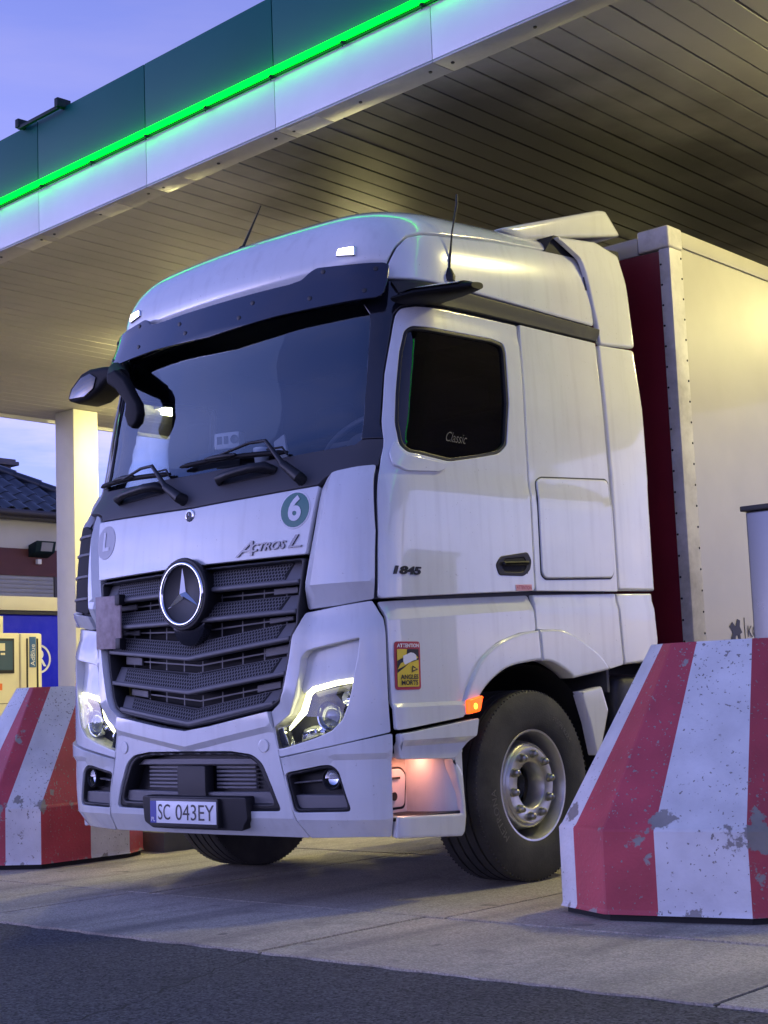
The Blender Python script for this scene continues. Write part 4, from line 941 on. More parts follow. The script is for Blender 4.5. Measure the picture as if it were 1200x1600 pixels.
    PM2 = Matrix.Translation(p2) @ Vector((0, 0, 1)).rotation_difference(Sn(sg*1.062, 1.02)).to_matrix().to_4x4()
    q = MB(); q.lathe([(-.02, .036), (.02, .04), (.026, .036), (.01, .02), (0, 0)], (0, 0, 0), 'z', 24); q.build('side_reflector', M_chrome, hl, smooth=True, world=PM2)
    patch('reflector_bowl', [(.712, .80), (.87, .838), (.85, .90), (.78, .905), (.72, .872)], M_chrome, hl, th=.03, off=-.085, r=.03, bev=.02, gap=0, mirror=mir, res=.05, disp=lambda s, z: -.03*math.sin(math.pi*clamp((s-.71)/.16)))
    patch('reflector_bezel', [(.85, 1.055), (1.085, 1.09), (1.07, 1.06), (.87, 1.03)], M_grey, hl, th=.03, off=-.055, r=0, bev=.003, gap=0, mirror=mir, res=.1)

    # ---- corner wind deflector
    dfl = [(1.195, 2.178), (1.101, 2.174), (.979, 2.161), (.929, 2.14), (.902, 2.09), (.87, 1.864), (.84, 1.703), (.81, 1.544), (.797, 1.47), (1.005, 1.479), (1.211, 1.499), (1.228, 1.502), (1.228, 1.837)]
    if mir: dfl = [(.955, 2.15), (.929, 2.14), (.902, 2.09), (.87, 1.864), (.84, 1.703), (.81, 1.544), (.797, 1.47), (.918, 1.473), (.945, 1.70), (.955, 1.9)]
    sl_ = lambda z: .80+.11*clamp((z-1.47)/.62)
    patch('corner_deflector', dfl, M_paint, truck, th=.05, off=.014, r=.018, disp=lambda s, z: -.06*clamp((1.588-z)/.115)-.03*clamp((sl_(z)+.055-s)/.05), mirror=mir, res=.05, creases=[[(.86, 1.588), (1.235, 1.588)], [(sl_(z)+.055, z) for z in (2.14, 2.0, 1.8, 1.65, 1.588)]], sharp=12)
    patch('deflector_duct', [(1.21, 2.15), (1.0, 2.14), (.92, 2.08), (.86, 1.7), (.83, 1.5), (1.22, 1.52)], M_dark, truck, th=.01, off=-.05, r=.02, mirror=mir)

    # ---- door
    door = [(1.152, 2.949), (1.159, 3.01), (1.187, 3.045), (1.272, 3.060), (1.378, 3.066), (1.73, 3.081), (2.137, 3.092), (2.172, 2.914), (2.314, 2.291), (2.499, 1.569), (1.85, 1.534), (1.239, 1.498), (1.237, 1.837), (1.213, 2.149), (1.145, 2.414), (1.136, 2.674)]
    d_door = lambda s, z: .010*sst((2.16-z)/.06)-.008*sst((z-2.97)/.05)
    dr = patch('door', door, M_paint, truck, th=.04, holes=[win], r=.03, hr=.03, disp=d_door, mirror=mir, res=.06)
    seal = inset(win if area(win) > 0 else win[::-1], .020)
    patch('window_seal', inset(seal, -.022), M_black, dr, th=.02, off=-.004, holes=[seal], r=.03, hr=.03, bev=.003, gap=0, mirror=mir)
    patch('side_window', seal, M_clearglass if mir else M_sideglass, dr, th=.004, off=-.02, r=.03, bev=.001, gap=-.004, mirror=mir)
    patch('mirror_base_cover', [(1.222, 2.318), (1.262, 2.277), (1.323, 2.236), (1.651, 2.218), (1.645, 2.185), (1.60, 2.165), (1.359, 2.145), (1.27, 2.175), (1.225, 2.24)], M_paint, dr, th=.02, off=.018, r=.02, mirror=mir)
    hdl = patch('door_handle', [(2.134, 1.703), (2.18, 1.752), (2.431, 1.788), (2.47, 1.739), (2.454, 1.681), (2.394, 1.646), (2.167, 1.642)], M_black, dr, th=.02, off=.014, r=.02, mirror=mir, holes=[[(2.19, 1.69), (2.21, 1.735), (2.40, 1.755), (2.42, 1.70), (2.38, 1.67), (2.22, 1.667)]])
    patch('handle_pocket', [(2.17, 1.66), (2.18, 1.745), (2.42, 1.77), (2.44, 1.66)], M_dark, hdl, th=.004, off=.0105, r=.01, bev=.001, mirror=mir)
    patch('handle_grip', [(2.19, 1.695), (2.19, 1.722), (2.43, 1.738), (2.43, 1.708)], M_black, hdl, th=.02, off=.032, r=.008, mirror=mir, bev=.006)

    # ---- rear quarter, fins
    qt = patch('rear_quarter', [(2.149, 3.098), (2.93, 3.112), (3.345, 1.588), (2.510, 1.568), (2.325, 2.29), (2.183, 2.914)], M_paint, truck, th=.03, r=.01, mirror=mir, res=.08, disp=lambda s, z: .008*sst((2.16-z)/.06))
    fl0 = [(2.454, 2.191), (2.483, 2.217), (3.119, 2.262), (3.165, 2.242), (3.300, 1.704), (3.27, 1.668), (2.599, 1.64), (2.56, 1.664)]
    patch('storage_flap', fl0, M_paint, qt, th=.010, off=.010, r=.02, mirror=mir, disp=lambda s, z: .008*sst((2.16-z)/.06), bev=.004)
    ring_ = inset(fl0 if area(fl0) > 0 else fl0[::-1], -.006)
    patch('flap_seal', ring_, M_black, qt, th=.002, off=.002, r=.02, mirror=mir, disp=lambda s, z: .008*sst((2.16-z)/.06), bev=.001, gap=0)
    patch('side_deflector', [(2.965, 3.108), (3.362, 3.133), (3.49, 2.753), (3.803, 1.643), (3.809, 1.607), (3.365, 1.595)], M_paint, truck, th=.03, r=.02, mirror=mir, res=.08, disp=lambda s, z: -.02*sst((s-3.40)/.4), bev=.008)
    # ---- roof side
    tr_ = [(1.20, 3.075), (1.378, 3.078), (1.758, 3.094), (2.935, 3.116), (2.955, 3.20), (1.811, 3.193), (1.30, 3.193), (1.12, 3.19)]
    patch('roof_trim', tr_, M_black, truck, th=.03, off=.006, r=.008, mirror=mir, disp=lambda s, z: .012*sst((z-3.14)/.01))
    rs = [(1.085, 3.205), (1.30, 3.203), (1.811, 3.205), (rearS(2.30, 3.205), 3.208), (rearS(2.28, 3.4), 3.4), (rearS(2.26, 3.525), 3.525), (1.873, 3.500), (1.291, 3.457), (1.203, 3.434), (1.160, 3.374), (1.115, 3.286)]
    patch('roof_side', rs, M_paint, truck, th=.03, r=.015, mirror=mir, res=.05, bev=.006)
    fxm = (lambda u, v, d: Vector((-(1.22+d-.04*sst((v-3.5)/.3)), u, v))) if mir else (lambda u, v, d: Vector((1.22+d-.04*sst((v-3.5)/.3), u, v)))
    fp_ = [(2.335, 3.10), (2.74, 3.14), (2.66, 3.74), (2.42, 3.78), (1.97, 3.72), (2.2, 3.62), (2.325, 3.21)]
    # (u axis flipped on the far side keeps the panel facing outwards)
    if mir:
        pf = patch('roof_deflector', [(a, b) for a, b in fp_], M_paint, truck, th=.03, r=.03, F=lambda u, v, d: Vector((-(1.22-.04*sst((v-3.5)/.3)+d), u, v)), bev=.008, res=.08)
    else:
        pf = patch('roof_deflector', fp_, M_paint, truck, th=.03, r=.03, F=fxm, bev=.008, res=.08)

    # ---- lower side panels
    fen = [(1.242, 1.490), (2.488, 1.552), (2.497, 1.477), (2.511, 1.350), (2.344, 1.334), (2.151, 1.282), (1.983, 1.184), (1.863, 1.033), (1.812, .900), (1.302, .852), (1.296, 1.045), (1.287, 1.296), (1.284, 1.412)]
    def d_fen(s, z):
        zc_ = 1.392+.075*clamp((s-1.28)/1.22); top = 1.492+.05*(s-1.242)
        return -.045*clamp((z-zc_)/(top-zc_+.01))*1.0+.03*clamp((.985-z)/.02)
    fe = patch('front_wing', fen, M_paint, truck, th=.03, r=.015, mirror=mir, res=.045, disp=d_fen, creases=[[(1.28, 1.392), (2.5, 1.467)], [(1.28, .985), (1.9, .985)], [(1.28, .965), (1.9, .965)]], sharp=14)
    cr = lambda P, n=5: [tuple(.5*((2*P[i][k])+(-P[max(i-1,0)][k]+P[i+1][k])*t+(2*P[max(i-1,0)][k]-5*P[i][k]+4*P[i+1][k]-P[min(i+2,len(P)-1)][k])*t*t+(-P[max(i-1,0)][k]+3*P[i][k]-3*P[i+1][k]+P[min(i+2,len(P)-1)][k])*t**3) for k in (0, 1)) for i in range(len(P)-1) for t in [j/n for j in range(n)]]+[P[-1]]
    fla = [(2.507, 1.354), (2.344, 1.336), (2.151, 1.284), (1.983, 1.186), (1.863, 1.035), (1.818, .91), (1.898, .914), (1.973, 1.018), (2.091, 1.099), (2.235, 1.155), (2.435, 1.181), (2.525, 1.185)]
    patch('wheel_arch_trim', cr(fla[:6])+cr(fla[6:]), M_paint, truck, th=.10, off=.022, r=0, mirror=mir, bev=.006, res=.05, gap=.002)
    flb = [(2.518, 1.356), (2.752, 1.354), (2.958, 1.286), (3.117, 1.209), (3.215, 1.130), (2.833, 1.085), (2.761, 1.126), (2.634, 1.173), (2.535, 1.184)]
    patch('wheel_arch_trim', cr(flb[:5])+cr(flb[5:]), M_paint, truck, th=.10, off=.022, r=0, mirror=mir, bev=.006, res=.05, gap=.002)
    patch('rear_wing', [(2.503, 1.553), (3.343, 1.584), (3.384, 1.156), (3.239, 1.132), (3.117, 1.207), (2.958, 1.284), (2.751, 1.352), (2.516, 1.354)], M_paint, truck, th=.03, r=.012, mirror=mir, res=.06, disp=lambda s, z: -.012*sst((z-1.50)/.03))
    patch('side_deflector', [(3.357, 1.584), (3.786, 1.600), (3.822, 1.307), (3.80, 1.18), (3.394, 1.156)], M_paint, truck, th=.03, r=.012, mirror=mir, res=.08, disp=lambda s, z: -.012*sst((z-1.50)/.03)-.02*sst((s-3.40)/.4), bev=.006)
    patch('mudguard', [(2.917, 1.012), (3.143, 1.04), (3.203, .895), (3.09, .64), (3.05, .64), (2.997, .828)], M_paint, truck, th=.06, off=.0, r=.012, mirror=mir, bev=.008)
    patch('step_valance', [(1.306, .840), (1.83, .890), (1.908, .897), (1.883, .806), (1.829, .76), (1.733, .694), (1.325, .711)], M_paint, truck, th=.05, off=.02, r=.015, mirror=mir, disp=lambda s, z: .035*clamp((z-.775)/.03), bev=.004, res=.04, creases=[[(1.3, .775), (1.9, .775)], [(1.3, .805), (1.9, .805)]], sharp=14)
    patch('step_frame', [(1.276, .332), (1.767, .300), (1.792, .322), (1.819, .401), (1.822, .612), (1.79, .66), (1.735, .70), (1.762, .60), (1.783, .517), (1.781, .42), (1.298, .442)], M_paint, truck, th=.06, off=.0, r=.008, mirror=mir, bev=.006)
    # step well (recess)
    X = lambda x: sg*x
    q = MB()
    def bx(x0, x1, *r_): q.box(min(X(x0), X(x1)), max(X(x0), X(x1)), *r_)
    bx(.96, .98, .30, .82, .42, .74); bx(.98, 1.22, .30, .82, .722, .74); bx(.98, 1.12, .285, .31, .42, .74)
    q.build('step_well', M_paint, truck, bevel=.004)
    q = MB()
    for k in range(10):
        t0_, t1_ = k/10, (k+1)/10
        a0, a1 = R_(90*t0_), R_(90*t1_)
        pts_ = [(X(.98+.25*math.sin(a)), .80-.16*math.cos(a)*1.0+.0, 0) for a in (a0, a1)]
        q.add([(pts_[0][0], pts_[0][1], .43), (pts_[1][0], pts_[1][1], .43), (pts_[1][0], pts_[1][1], .73), (pts_[0][0], pts_[0][1], .73)], [(0, 1, 2, 3)])
    q.build('well_side', M_paint, truck, smooth=True)
    q = MB(); bx(.97, 1.235, .28, .80, .415, .432); q.build('step_tread', M_black, truck, bevel=.003)
    patch('well_hatch', [(.43, .455), (.62, .455), (.64, .62), (.60, .655), (.45, .655)], M_paint, truck, th=.006, off=0, r=.03, F=(lambda u, v, d: Vector((X(.986+d), u, v))) if not mir else (lambda u, v, d: Vector((X(.986+d), u, v))), bev=.003)
    patch('hatch_seal', [(.422, .447), (.628, .447), (.648, .624), (.604, .663), (.442, .663)], M_black, truck, th=.001, off=0, r=.03, F=lambda u, v, d: Vector((X(.9805+d), u, v)), bev=.0004, gap=0)
    q = MB(); bx(.994, .9965, .48, .58, .60, .612); q.lathe([(0, 0), (.004*sg, 0), (.004*sg, .022), (0, .022)], (X(.993), .53, .515), 'x', 20); q.build('hatch_slot', M_ink, truck)
    q = MB(); bx(1.06, 1.12, .52, .62, .706, .7215); q.build('step_lamp', M_stepl, truck, bevel=.004)
    # side marker
    mk_ = patch('side_marker', [(1.836, .990), (1.962, 1.012), (1.932, .925), (1.830, .912)], M_amber, truck, th=.03, off=.048, r=.012, mirror=mir, bev=.006)
    if not mir:
        pm_ = F_cab(1.885, .955, .049)
        q = MB(); q.lathe([(0, .016), (.003, .010), (.004, 0)], (pm_.x-.001, pm_.y, pm_.z), 'x', 16); q.build('marker_bulb', M_ambhot, mk_, smooth=True)
    # roof marker light
    rm = patch('roof_marker', [(.812, 3.362), (.826, 3.412), (.939, 3.406), (.945, 3.342)], M_chrome, truck, th=.02, off=.012, r=.012, mirror=mir, bev=.004)
    patch('marker_lens', [(.822, 3.368), (.833, 3.404), (.931, 3.399), (.935, 3.350)], M_markl, rm, th=.006, off=.018, r=.008, mirror=mir, bev=.002)

# ---- roof cap
rc = [(0, 3.205), (1.05, 3.205), (1.082, 3.21), (1.109, 3.286), (1.155, 3.376), (1.199, 3.437), (1.291, 3.461), (1.873, 3.504), (rearS(2.27, 3.53), 3.530), (rearS(2.27, 3.62), 3.62), (rearS(2.27, 3.705), 3.705)]
top_ = [(rearS(2.27, 3.705)*(1-k/12), 3.705) for k in range(1, 13)]
patch('roof', sym(rc+top_), M_paint, truck, th=.03, r=0, res=.034, bres=.05, disp=lambda s, z: -.028*(1-sst((z-3.275)/.02)), bev=.004)
q = MB(); pts_ = [Sv(s, 3.705) for s in [rearS(2.27, 3.705)*k/14 for k in range(-14, 15)]]; cc = Vector((0, 1.6, 3.81)); q.add(pts_+[cc], [(i, i+1, len(pts_)) for i in range(len(pts_)-1)]); q.build('roof_top', M_paint, truck, smooth=True)
q = MB(); q.prism([(-1.06, 1.62, 3.73), (-1.06, 2.66, 4.07), (-1.06, 2.75, 4.09), (-1.06, 2.92, 3.95), (-1.06, 2.85, 3.93), (-1.06, 1.85, 3.70)], (2.12, 0, 0)); q.build('rear_spoiler', M_paint, truck, bevel=.03, seg=3)
q = MB(); q.prism([(-1.15, 1.9, 3.62), (-1.15, 2.0, 3.74), (-1.15, 2.72, 3.78), (-1.15, 2.74, 3.62)], (2.30, 0, 0)); q.build('spoiler_base', M_dark, truck)

# ---- sun visor
vis = [(0, 3.035), (.5, 3.062), (1.0, 3.066), (1.085, 3.065), (1.112, 3.095), (1.125, 3.268), (1.1, 3.285), (.713, 3.32), (.67, 3.305), (.62, 3.268), (.54, 3.258), (0, 3.255)]
d_vis = lambda s, z: .035+.065*clamp((3.31-z)/.25)
vz = patch('sun_visor', sym(vis), M_visor, truck, th=.012, r=.018, disp=d_vis, res=.05)
for s0, z0 in ((.22, 3.115), (.70, 3.135), (1.02, 3.12), (1.06, 3.25), (.76, 3.285), (.30, 3.19)):
    for sg in (-1, 1):
        p_ = F_cab(sg*s0, z0, d_vis(s0, z0)-.001); M_ = Matrix.Translation(p_) @ Vector((0, 0, 1)).rotation_difference(Sn(sg*s0, z0)).to_matrix().to_4x4()
        q = MB(); q.lathe([(0, .014), (.006, .012), (.008, 0)], (0, 0, 0), 'z', 12); q.build('visor_bolt', M_ink, vz, smooth=True, world=M_)
for s0 in (-.75, -.25, .25, .75):
    k = MB(); k.tube([F_cab(s0, 3.14, .07), F_cab(s0, 3.12, .0)], .012, 8); k.build('visor_stay', M_ink, vz)

# ---- grab handles on the cowl, wipers
for (s0, s1) in ((-.743, -.308), (.17, .55)):
    pth = [F_cab(s0, 2.205, -.01), F_cab(s0+.03, 2.20, .035), F_cab(s0+.12, 2.205, .05), F_cab(s1-.12, 2.217, .05), F_cab(s1-.03, 2.222, .035), F_cab(s1, 2.225, -.01)]
    q = MB(); q.tube(pth, [.022, .024, .022, .026, .03, .026], 10); q.build('grab_handle', M_black, truck, smooth=True)
    patch('handle_recess', [(s0-.01, 2.185), (s1+.02, 2.20), (s1+.02, 2.245), (s0-.01, 2.228)], M_dark, truck, th=.004, off=-.003, r=.015, bev=.001, gap=0)
for (pv, elbow, b0, b1) in (((-.085, 2.133), (-.53, 2.368), (-1.12, 2.345), (-.28, 2.305)), ((.77, 2.143), (.37, 2.385), (-.20, 2.335), (.615, 2.31))):
    p0, p1 = F_cab(*pv, .03), F_cab(pv[0]*.72+elbow[0]*.28, pv[1]*.72+elbow[1]*.28, .055)
    pe = F_cab(elbow[0]+.12, elbow[1]-.012, .06); pe2 = F_cab(elbow[0], elbow[1]-.008, .055); pe3 = F_cab(elbow[0]-.22, elbow[1]-.04, .04)
    q = MB(); q.tube([F_cab(*pv, -.02), p0, p1], [.035, .032, .022], 10)
    arm = q.build('wiper_arm', M_black, truck, smooth=True)
    q = MB(); q.tube([p1, pe, pe2, pe3], [.016, .010, .009, .007], 8); q.build('arm_rod', M_black, arm, smooth=True)
    n_ = 14; bl_ = [F_cab(b0[0]+(b1[0]-b0[0])*i/n_, b0[1]+(b1[1]-b0[1])*i/n_+.012*math.sin(math.pi*i/n_), .012) for i in range(n_+1)]
    q = MB(); q.tube(bl_, [.007]+[.015]*(n_-1)+[.007], 8); wb = q.build('wiper_blade', M_arm, truck, smooth=True)
    n0 = int(n_*.3); q = MB(); q.tube([p+Vector((0, -.02, .008)) for p in bl_[n0:n0+5]], [.008, .014, .016, .014, .008], 8); q.build('blade_clip', M_black, wb, smooth=True)
    q = MB(); q.tube([F_cab(b1[0]-.14, b1[1]+.03, .02), F_cab(b1[0]-.03, b1[1]+.025, .03), F_cab(b1[0]+.01, b1[1]-.02, .02)], .006, 8); q.build('washer_hose', M_black, wb, smooth=True)

# ---- camera wings, front mirror, aerials
def wing(sg):
    secs = [(1.16, .46, .84, 3.09, .055), (1.28, .49, .82, 3.10, .062), (1.40, .55, .79, 3.10, .058), (1.50, .60, .76, 3.10, .05), (1.555, .64, .74, 3.10, .035)]
    if sg < 0: secs = [(1.10, .50, .80, 3.10, .09), (1.24, .50, .76, 3.09, .11), (1.36, .50, .72, 3.06, .15), (1.45, .50, .70, 3.03, .16), (1.53, .53, .66, 3.0, .10), (1.56, .57, .62, 2.99, .03)]
    q = MB(); n = 16; rings = []
    for (x, y0, y1, z, t) in secs:
        r_ = []
        for k in range(n):
            a = 2*math.pi*k/n; cy, cz = (y0+y1)/2, z
            yy = cy+(y1-y0)/2*math.copysign(abs(math.cos(a))**.75, math.cos(a)); zz = cz+t/2*math.copysign(abs(math.sin(a))**.8, math.sin(a))*(1-.35*math.cos(a)*-1*.3)+.06*(x-1.2)*0+(.10*(yy-cy))
            r_.append((sg*x, yy, zz))
        rings.append(r_)
    vs_ = [p for r_ in rings for p in r_]; fs_ = []
    for i in range(len(rings)-1):
        for k in range(n): fs_.append([i*n+k, i*n+(k+1) % n, (i+1)*n+(k+1) % n, (i+1)*n+k])
    fs_.append(list(range(n))); fs_.append([(len(rings)-1)*n+k for k in range(n)])
    q.add(vs_, fs_); w = q.build('camera_wing', M_arm, truck, smooth=True)
    # white painted cap on the leading upper face, shifted slightly proud
    q2 = MB(); vv = []; cols_ = 5
    for (x, y0, y1, z, t) in secs[:4]:
        for c in range(cols_):
            a = R_(150-24*c); cy = (y0+y1)/2
            yy = cy+((y1-y0)/2+.010)*math.copysign(abs(math.cos(a))**.75, math.cos(a)); zz = z+(t/2+.010)*math.copysign(abs(math.sin(a))**.8, math.sin(a))+.10*(yy-cy)
            vv.append((sg*x, yy, zz))
    q2.add(vv, [(r_*cols_+c, r_*cols_+c+1, (r_+1)*cols_+c+1, (r_+1)*cols_+c) for r_ in range(3) for c in range(cols_-1)])
    q2.build('wing_cap', M_paint if sg > 0 else M_gloss, w, smooth=True)
wing(1)
# far camera pod and the close-range front mirror on its arm
q = MB(); q.prism([(x, .47, z) for x, z in [(-1.615, 2.979), (-1.58, 3.057), (-1.472, 3.131), (-1.38, 3.149), (-1.251, 3.142), (-1.10, 3.12), (-1.10, 3.05), (-1.216, 3.038), (-1.28, 2.999), (-1.385, 2.954), (-1.516, 2.946)]], (0, .20, 0)); pod = q.build('camera_wing', M_arm, truck, bevel=.035, seg=3)
q = MB(); q.prism([(x, .462, z) for x, z in [(-1.575, 2.985), (-1.545, 3.04), (-1.455, 3.10), (-1.36, 3.115), (-1.30, 3.08), (-1.33, 3.01), (-1.42, 2.972)]], (0, .012, 0)); q.build('wing_cap', M_gloss, pod, bevel=.005)
q = MB(); q.prism([(x, .185, z) for x, z in [(-.85, 2.985), (-.77, 3.0), (-.68, 2.93), (-.62, 2.84), (-.565, 2.765), (-.552, 2.70), (-.575, 2.648), (-.62, 2.618), (-.665, 2.650), (-.690, 2.712), (-.675, 2.775), (-.77, 2.878), (-.847, 2.925)]], (0, .06, 0)); fmo = q.build('front_mirror_arm', M_arm, truck, bevel=.02, seg=3)
q = MB(); q.tube([(-.78, .25, 2.96), (-.95, .36, 3.03), (-1.10, .50, 3.09)], [.05, .065, .07], 12); q.build('arm_root', M_arm, fmo, smooth=True)
q = MB(); q.prism([(x, .246, z) for x, z in [(-.66, 2.66), (-.59, 2.65), (-.575, 2.70), (-.60, 2.74), (-.67, 2.71)]], (0, .006, 0)); q.build('mirror_glass', M_chrome, fmo, bevel=.002)
q = MB(); q.lathe([(0, .03), (.03, .034), (.06, .02), (.075, .012)], (1.205, .905, 3.235), 'z', 16); an = q.build('aerial', M_black, truck, smooth=True)
q = MB(); q.tube([(1.205, .905, 3.30), (1.21, .94, 3.52), (1.215, .985, 3.68), (1.216, .99, 3.74)], [.008, .005, .007, .006], 8); q.build('aerial_rod', M_black, an, smooth=True)
q = MB(); q.lathe([(-.02, .05), (.02, .042), (.05, .02), (.06, .01)], (-.11, .62, 3.62), 'z', 16); an2 = q.build('aerial', M_black, truck, smooth=True)
q = MB(); q.tube([(-.11, .62, 3.66), (.05, .63, 3.89)], [.009, .003], 8); q.build('aerial_rod', M_black, an2, smooth=True)

# ---- lettering and stickers on the driver side
put(text_mesh('1845', .1, .003, shear=.15, bold=.004), 1.318, 1.515, 1.622, 1.664, 'lettering', mat('black_chrome', (.03, .03, .032), rough=.3, metal=.6), truck, .0125)
at = patch('warning_label', [(2.316, 1.600), (2.465, 1.606), (2.467, 1.572), (2.321, 1.566)], M_pink, truck, th=.001, off=.0125, r=.004, bev=.0004, gap=0)
put(text_mesh('ATTENTION', .1), 2.325, 2.46, 1.577, 1.596, 'label_text', M_red, at, .0135)
M_winlet = mat('window_print', (.03, .03, .033), rough=.5)
put(text_mesh('Classic', .1, shear=.3), 1.60, 1.775, 2.345, 2.40, 'window_lettering', M_winlet, truck, -.018)
SU = lambda u, v: (1.320+u*.185, 1.050+v*.238)
dS = .0
stk = patch('blind_spot_sticker', [SU(0, 0), SU(1, 0), SU(1, 1), SU(0, 1)], M_red, truck, th=.001, off=.004, r=.018, bev=.0004, gap=0, res=.08)
def spoly(name, pts, m, off, r=0): return patch(name, [SU(*p) for p in pts], m, stk, th=.0005, off=off, r=r, bev=.0002, gap=0, res=.08)
spoly('yellow_field', [(.08, .06), (.92, .06), (.92, .84), (.08, .84)], M_yellow, .0055, .008)
spoly('black_field', [(.08, .35), (.55, .56), (.92, .62), (.92, .84), (.45, .84), (.42, .70), (.08, .60)], M_ink, .007)
spoly('yellow_beam', [(.08, .70), (.08, .62), (.40, .70), (.36, .84), (.08, .84)], M_yellow, .0075)
spoly('yellow_beam', [(.08, .42), (.20, .55), (.80, .72), (.90, .66), (.55, .56)], M_yellow, .0075)
spoly('truck_drawing', [(.28, .58), (.34, .52), (.68, .60), (.82, .62), (.80, .72), (.70, .76), (.58, .77), (.28, .70)], M_white, .0085)
spoly('warning_triangle', [(.62, .36), (.88, .42), (.64, .50)], M_ink, .0085); spoly('triangle_field', [(.655, .395), (.80, .425), (.66, .46)], M_yellow, .0092)
def stext(b, u0, u1, v0, v1, m):
    p0, p1 = SU(u0, v0), SU(u1, v1); put(text_mesh(b, .1, bold=.003), p0[0], p1[0], p0[1], p1[1], 'sticker_text', m, stk, .0085)
stext('ATTENTION', .07, .93, .875, .955, M_white); stext('ANGLES', .17, .88, .215, .315, M_ink); stext('MORTS', .2, .86, .095, .195, M_ink)

# folded hazard plate on the grille
q = MB(); q.prism([(-.792, +.045, 1.352), (-.585, +.045, 1.345), (-.573, +.045, 1.40), (-.573, +.045, 1.60), (-.585, +.045, 1.645), (-.796, +.045, 1.65)], (0, .012, 0)); hz_ = q.build('hazard_plate', M_cardirty, truck, bevel=.003)
for (hx, hz2) in ((-.582, 1.62), (-.582, 1.375)):
    q = MB(); q.box(hx-.03, hx+.012, .036, .08, hz2-.03, hz2+.03); q.build('plate_clip', M_black, hz_, bevel=.004)
q = MB(); q.tube([(-.69, .05, 1.5), (-.69, .14, 1.5)], .015, 8); q.build('plate_mount', M_black, hz_)

# dark louvred duct that shows beside the far corner deflector
vto = patch('corner_vent', [(.962, 2.06), (1.05, 2.095), (1.205, 2.10), (1.225, 1.85), (1.225, 1.60), (.935, 1.56)], M_arm, truck, th=.03, off=.004, r=.02, mirror=True)
for zz in (1.66, 1.79, 1.92, 2.03):
    patch('vent_rib', [(.955, zz-.012), (1.215, zz-.008), (1.215, zz+.008), (.955, zz+.004)], M_grey, vto, th=.01, off=.012, r=0, bev=.002, gap=0, mirror=True)
patch('vent_foot', [(.935, 1.553), (1.225, 1.593), (1.215, 1.51), (1.0, 1.475), (.925, 1.473)], M_paint, vto, th=.04, off=.016, r=.008, mirror=True, disp=lambda s, z: -.05*clamp((1.56-z)/.09))

# ---- wheels
def tyre_prof(w):       # axial outwards positive, (axial, radius)
    p = []
    side = [(.5, .300), (.535, .318), (.56, .36), (.565, .41), (.545, .455), (.53, .475), (.515, .49), (.505, .502), (.48, .511), (.44, .515)]
    p += [(-a*w, r) for a, r in side]
    for c in (-.30, -.10, .10, .30):
        p += [((c-.022)*w, .5155), ((c-.018)*w, .500), ((c+.018)*w, .500), ((c+.022)*w, .5155)]
    p += [(a*w, r) for a, r in reversed(side)]
    return p
ty = MB(); ty.lathe(tyre_prof(.31), (0, 0, 0), 'x', 72)
tmp = ty.build('tmp', M_rubber, smooth=True); ty_me = tmp.data; bpy.data.objects.remove(tmp)
sh_ = MB()
for k in range(110):                      # shoulder sipes
    a = 2*math.pi*k/110; M_ = Matrix.Rotation(a, 4, 'X')
    for ax in (.1475, ):
        sh_.box(ax-.008, ax+.008, -.004, .004, .494, .5125, M=M_)
    sh_.box(-.1555, -.1395, -.004, .004, .494, .5125, M=M_)
tmp = sh_.build('tmp', M_rubber); shl_me = tmp.data; bpy.data.objects.remove(tmp)
rm_ = MB(); rm_.lathe([(.150, .306), (.158, .300), (.156, .290), (.140, .282), (.10, .276), (.02, .262), (-.03, .255), (-.055, .250), (-.055, .20)], (0, 0, 0), 'x', 64)
tmp = rm_.build('tmp', M_steel, smooth=True); rim_me = tmp.data; bpy.data.objects.remove(tmp)
ds_ = MB(); ds_.lathe([(-.055, .250), (.0, .245), (.06, .240), (.105, .232), (.122, .226), (.126, .219), (.122, .212), (.132, .206), (.138, .202), (.138, .130), (.132, .124), (.03, .120)], (0, 0, 0), 'x', 64)
tmp = ds_.build('tmp', M_steel, smooth=True); disc_me = tmp.data; bpy.data.objects.remove(tmp)
hb_ = MB(); hb_.lathe([(-.02, .12), (.0, .10), (.03, .09), (.035, .075), (.01, .06), (.01, 0)], (0, 0, 0), 'x', 40)
tmp = hb_.build('tmp', M_hub, smooth=True); hub_me = tmp.data; bpy.data.objects.remove(tmp)
nu_ = MB(); nu_.lathe([(0, .025), (.006, .025), (.008, .021), (.024, .0205), (.034, .016), (.040, .008), (.042, 0)], (0, 0, 0), 'x', 14)
tmp = nu_.build('tmp', M_nut, smooth=True); nut_me = tmp.data; bpy.data.objects.remove(tmp)
hl_ = MB(); hl_.lathe([(.0, 0), (.002, .028)], (0, 0, 0), 'x', 14)
def arc_text(body, r, a0, size, x, rad_m, parent, W, name='tyre_lettering', sp=1.0):
    me = text_mesh(body, size, .0015, align='CENTER', spacing=sp)
    for v in me.vertices:
        rr_ = r+v.co.y; a = a0-v.co.x/r
        v.co = Vector((x+v.co.z, rr_*math.cos(a), rr_*math.sin(a)))
    me.materials.append(rad_m); link(name, me, parent, W)
